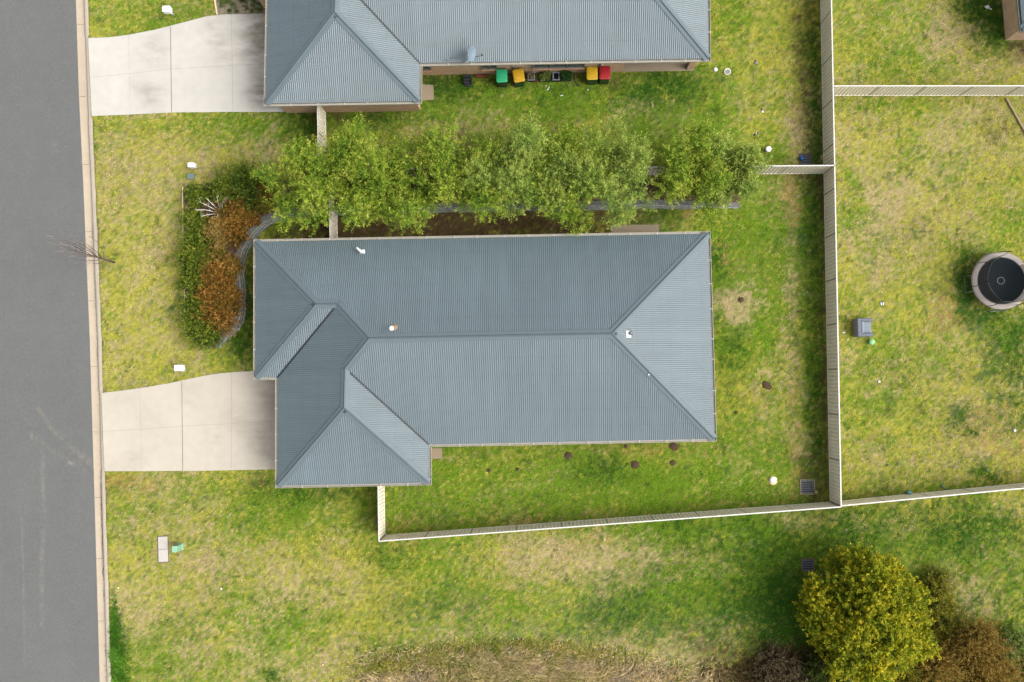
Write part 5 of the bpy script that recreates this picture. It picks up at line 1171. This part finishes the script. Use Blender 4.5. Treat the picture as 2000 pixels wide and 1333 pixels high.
scrap(1722.5, 592, [(-0.05, -0.02, 0.08, 0.22, 0.1, W), (0.06, -0.04, 0.08, 0.18, -0.2, W), (0, 0.04, 0.20, 0.16, 0, BK)], 'black and white scrap above the armchair')
scrap(1648.5, 650, [(0, 0, 0.17, 0.09, 0.05, W)], 'flat white scrap between the long fence and the armchair')
scrap(1656, 663.5, [(0, 0, 0.09, 0.06, 0.6, W)], 'tiny white scrap below the armchair')
scrap(1717.5, 745.5, [(0, 0, 0.13, 0.13, 0, W)], 'lone white scrap in the middle of the right-hand yard')
scrap(1982, 841, [(0, 0, 0.15, 0.14, 0.4, W)], 'white scrap near the right edge of the photo')
scrap(1733, 909, [(0, 0, 0.12, 0.1, 0, BK)], 'small black scrap above the lower fence of the right-hand yard')
scrap(1929, 14, [(0, 0, 0.2, 0.2, 0.4, W), (0.14, -0.1, 0.2, 0.07, -0.6, W), (-0.1, 0.02, 0.14, 0.07, 0, W)], 'crumpled white plastic on dark grass near the top right house')
scrap(1071, 174, [(0, 0, 0.05, 0.24, -0.3, W), (-0.06, -0.05, 0.1, 0.04, -0.5, W)], 'thin white forked scrap below the planters')
scrap(1097, 187, [(0, 0, 0.18, 0.05, 0.1, W)], 'short white curved scrap below the planters, lower of two')
scrap(1148, 176, [(0, 0, 0.07, 0.07, 0.1, W)], 'round white dot of litter below the yellow-lidded bin')
scrap(231, 1148.5, [(0, 0, 0.09, 0.09, 0.1, W)], 'small white scrap on the verge near the kerb at the lower left')
scrap(432, 1150.5, [(0, 0, 0.09, 0.11, 0.1, W)], 'small white scrap in the grass below the middle driveway and yard')
scrap(1645, 1097, [(0, 0, 0.07, 0.07, 0.1, W)], 'tiny pale scrap just above the wattle')
m = MB(); a = P(1838, 947, 0.05); bq = P(1849, 957, 0.05); m.tube([(0, 0, 0.04), tuple(bq-a+Vector((0, 0, 0.04)))], 0.035, 8); o = m.build('pipe_offcut', M['galv']); o.location = (a.x, a.y, 0); tag(o, 'short grey pipe lying near the lower fence of the right-hand yard', 'pipe')

# soil mounds
mound_m = mat('bare_soil', dc(118, 98, 78, 1.1), 1.0, [(20, 0.4), (60, 0.4)], 0.05, bump=(50, 0.05))
MO = [(1110, 890, 0.22, 'dark soil mound below the gutter, left of the paired mounds'), (1240, 908, 0.24, 'dark soil mound nearest the middle of the lower yard strip'), (1316, 872, 0.24, 'dark soil mound touching the lower gutter line of the middle roof'), (1314, 904, 0.17, 'dark soil mound just below the one at the gutter line'), (1498, 753, 0.26, 'lone dark soil patch in the strip right of the house'),
      (955, 920, 0.12, 'small soil mound, leftmost in the lower yard strip'), (1011, 917, 0.10, 'smallest soil mound, second from the left in the lower yard strip'), (1222, 872, 0.13, 'small soil mound half under the lower gutter'), (1447, 586, 0.18, 'soil mound in the bleached grass patch right of the house'), (1438, 806, 0.1, 'faint small soil spot right of the lower roof corner')]
for i, (x, y, r, lab) in enumerate(MO):
    c = P(x, y, 0.02); rr = random.Random(i); v = []; F_ = []; n = 18; lev = [(1.0, 0.0), (0.85, 0.03), (0.6, 0.055), (0.3, 0.07), (0.0, 0.075)]; jit = [rr.uniform(0.75, 1.2) for _ in range(n)]
    for k, h in lev:
        for q in range(n):
            t = 2*math.pi*q/n; v.append((math.cos(t)*r*k*jit[q], math.sin(t)*r*k*jit[q]*0.95, h*(r/0.22)+rr.uniform(-.012, .012)*(k > 0)))
    F_ = [(l*n+q, l*n+(q+1) % n, (l+1)*n+(q+1) % n, (l+1)*n+q) for l in range(4) for q in range(n)]
    m = MB(); m.add(v, F_, True); o = m.build('soil_mound', mound_m); o.location = (c.x, c.y, 0.012); tag(o, lab, 'soil mound', 'soil mounds in the lawn round the middle house')

# ------------------------------------------------------------------ armchair
c = P(1680.5, 641, 0); root = empty('armchair', (c.x, c.y, 0), 0.03, 'grey fabric armchair standing on the grass of the right-hand yard', 'armchair')
fab = mat('grey_fabric', dc(150, 154, 166), 0.9, [(8, 0.08), (40, 0.06)], 0.1); fab2 = mat('grey_seat_fabric', dc(176, 188, 200), 0.9, [(8, 0.08)], 0.1)
m = MB(); m.rbox((0.05, 0, 0.17), (0.80, 0.92, 0.30), 0.05, 0, 1.0, 4, 0.02); m.build('base', fab, root)
m = MB(); m.rbox((-0.32, 0, 0.42), (0.20, 0.98, 0.74), 0.05, 0, 1.0, 4, 0.04); m.build('backrest', fab, root)
m = MB(); m.rbox((-0.14, 0, 0.60), (0.16, 0.66, 0.34), 0.05, 0, 0.95, 4, 0.05); m.build('back_cushion', fab2, root)
m = MB(); m.rbox((0.16, 0, 0.39), (0.50, 0.62, 0.16), 0.05, 0, 1.0, 4, 0.04); m.build('seat', fab2, root)
for s in (-1, 1): m = MB(); m.rbox((0.12, s*0.40, 0.40), (0.68, 0.18, 0.46), 0.08, 0, 1.0, 5, 0.05); m.build('armrest', fab, root)

# ------------------------------------------------------------------ trampoline
TC = P(1955.5, 548.5, 0.78); root = empty('trampoline', (TC.x, TC.y, 0), 0, 'round black trampoline with a pinkish-grey pad and dark safety net at the right edge', 'trampoline')
R_, H_ = 1.52, 0.78
padm = mat('faded_pad', dc(204, 192, 184), 0.8, [(3, 0.08), (10, 0.05)], 0.2, tint=(dc(160, 140, 122), 2.2, 0.6)); matm = mat('jump_mat', dc(28, 38, 44), 0.85, [(4, 0.08)], 0.1)
m = MB(); n = 48; prof = [(1.24, H_+0.01), (1.30, H_+0.04), (1.45, H_+0.04), (1.52, H_+0.01), (1.53, H_-0.06)]; v = []
for r, z in prof:
    for k in range(n): a = 2*math.pi*k/n; v.append((r*math.cos(a), r*math.sin(a), z+0.004*math.sin(a*8)))
m.add(v, [(l*n+k, l*n+(k+1) % n, (l+1)*n+(k+1) % n, (l+1)*n+k) for l in range(4) for k in range(n)], True); m.build('pad', padm, root)
m = MB(); m.lathe([(1.27, H_), (0.6, H_-0.02), (0, H_-0.03)], n=48); mt_ = m.build('mat', matm, root)
m = MB()
for k in range(8):       # swirl ring mark
    a0 = 2*math.pi*k/8; m.tube([(math.cos(a0+t)*(0.165+0.03*t), math.sin(a0+t)*(0.165+0.03*t), H_-0.026) for t in np.linspace(0, 1.2, 8)], [0.004]+[0.010]*6+[0.003], 5)
m.build('ring_mark', mat('ring_print', dc(176, 170, 166), 0.7), mt_)
m = MB(); m.tube([(math.cos(a)*1.5, math.sin(a)*1.5, H_-0.04) for a in np.linspace(0, 2*math.pi, 49)], 0.025, 8, False); m.build('frame', M['galv'], root)
for k in range(4):
    a = math.radians(200+k*90-15); w_ = 0.42; pts = []
    for s, z, rr_ in ((-1, H_-0.06, 1.5), (-1, 0.03, 1.62), (1, 0.03, 1.62), (1, H_-0.06, 1.5)):
        aa = a+s*w_/1.5; pts.append((math.cos(aa)*rr_, math.sin(aa)*rr_, z))
    m = MB(); m.tube(pts, 0.02, 8); m.build('leg', M['galv'], root)
netm = bpy.data.materials.new('safety_net'); netm.use_nodes = True; t = netm.node_tree; b_ = t.nodes['Principled BSDF']; b_.inputs['Base Color'].default_value = (*dc(48, 46, 54), 1); b_.inputs['Roughness'].default_value = 0.8
tr = t.nodes.new('ShaderNodeBsdfTransparent'); ms = t.nodes.new('ShaderNodeMixShader'); ms.inputs[0].default_value = 0.6; t.links.new(tr.outputs[0], ms.inputs[1]); t.links.new(b_.outputs[0], ms.inputs[2]); t.links.new(ms.outputs[0], t.nodes['Material Output'].inputs['Surface'])
angs = [math.radians(x) for x in (96, 142, 192, 244, 300, 350, 40)]; PH = 2.15; tops = []
for a in angs:
    m = MB(); x, y = math.cos(a)*1.5, math.sin(a)*1.5; tx, ty = math.cos(a)*1.36, math.sin(a)*1.36
    m.tube([(x, y, 0.3), (x, y, 1.2), (tx, ty, PH)], 0.019, 8); m.lathe([(0.03, 0), (0.035, 0.03), (0, 0.06)], (tx, ty, PH-0.02), 10); m.build('pole', M['dark'], root); tops.append((tx, ty))
for i in range(len(angs)):
    if i == 6: continue
    j = (i+1) % len(angs); a0, a1 = angs[i], angs[j]
    if a1 < a0: a1 += 2*math.pi
    m = MB(); v = []; K1, K2 = 10, 5
    for q in range(K1+1):
        t_ = q/K1; a = a0+(a1-a0)*t_; sag = 0.16*math.sin(math.pi*t_)
        bx, by = math.cos(a)*1.26, math.sin(a)*1.26; tx = tops[i][0]*(1-t_)+tops[j][0]*t_; ty = tops[i][1]*(1-t_)+tops[j][1]*t_
        for r in range(K2+1):
            u_ = r/K2; v.append((bx*(1-u_)+tx*u_, by*(1-u_)+ty*u_, H_+0.01+(PH-0.1-sag-H_)*u_))
    m.add(v, [(q*(K2+1)+r, (q+1)*(K2+1)+r, (q+1)*(K2+1)+r+1, q*(K2+1)+r+1) for q in range(K1) for r in range(K2)], True); no = m.build('net', netm, root)
    m = MB(); m.tube([v[q*(K2+1)+K2] for q in range(K1+1)], 0.014, 5); m.build('net_hem', M['black'], no)
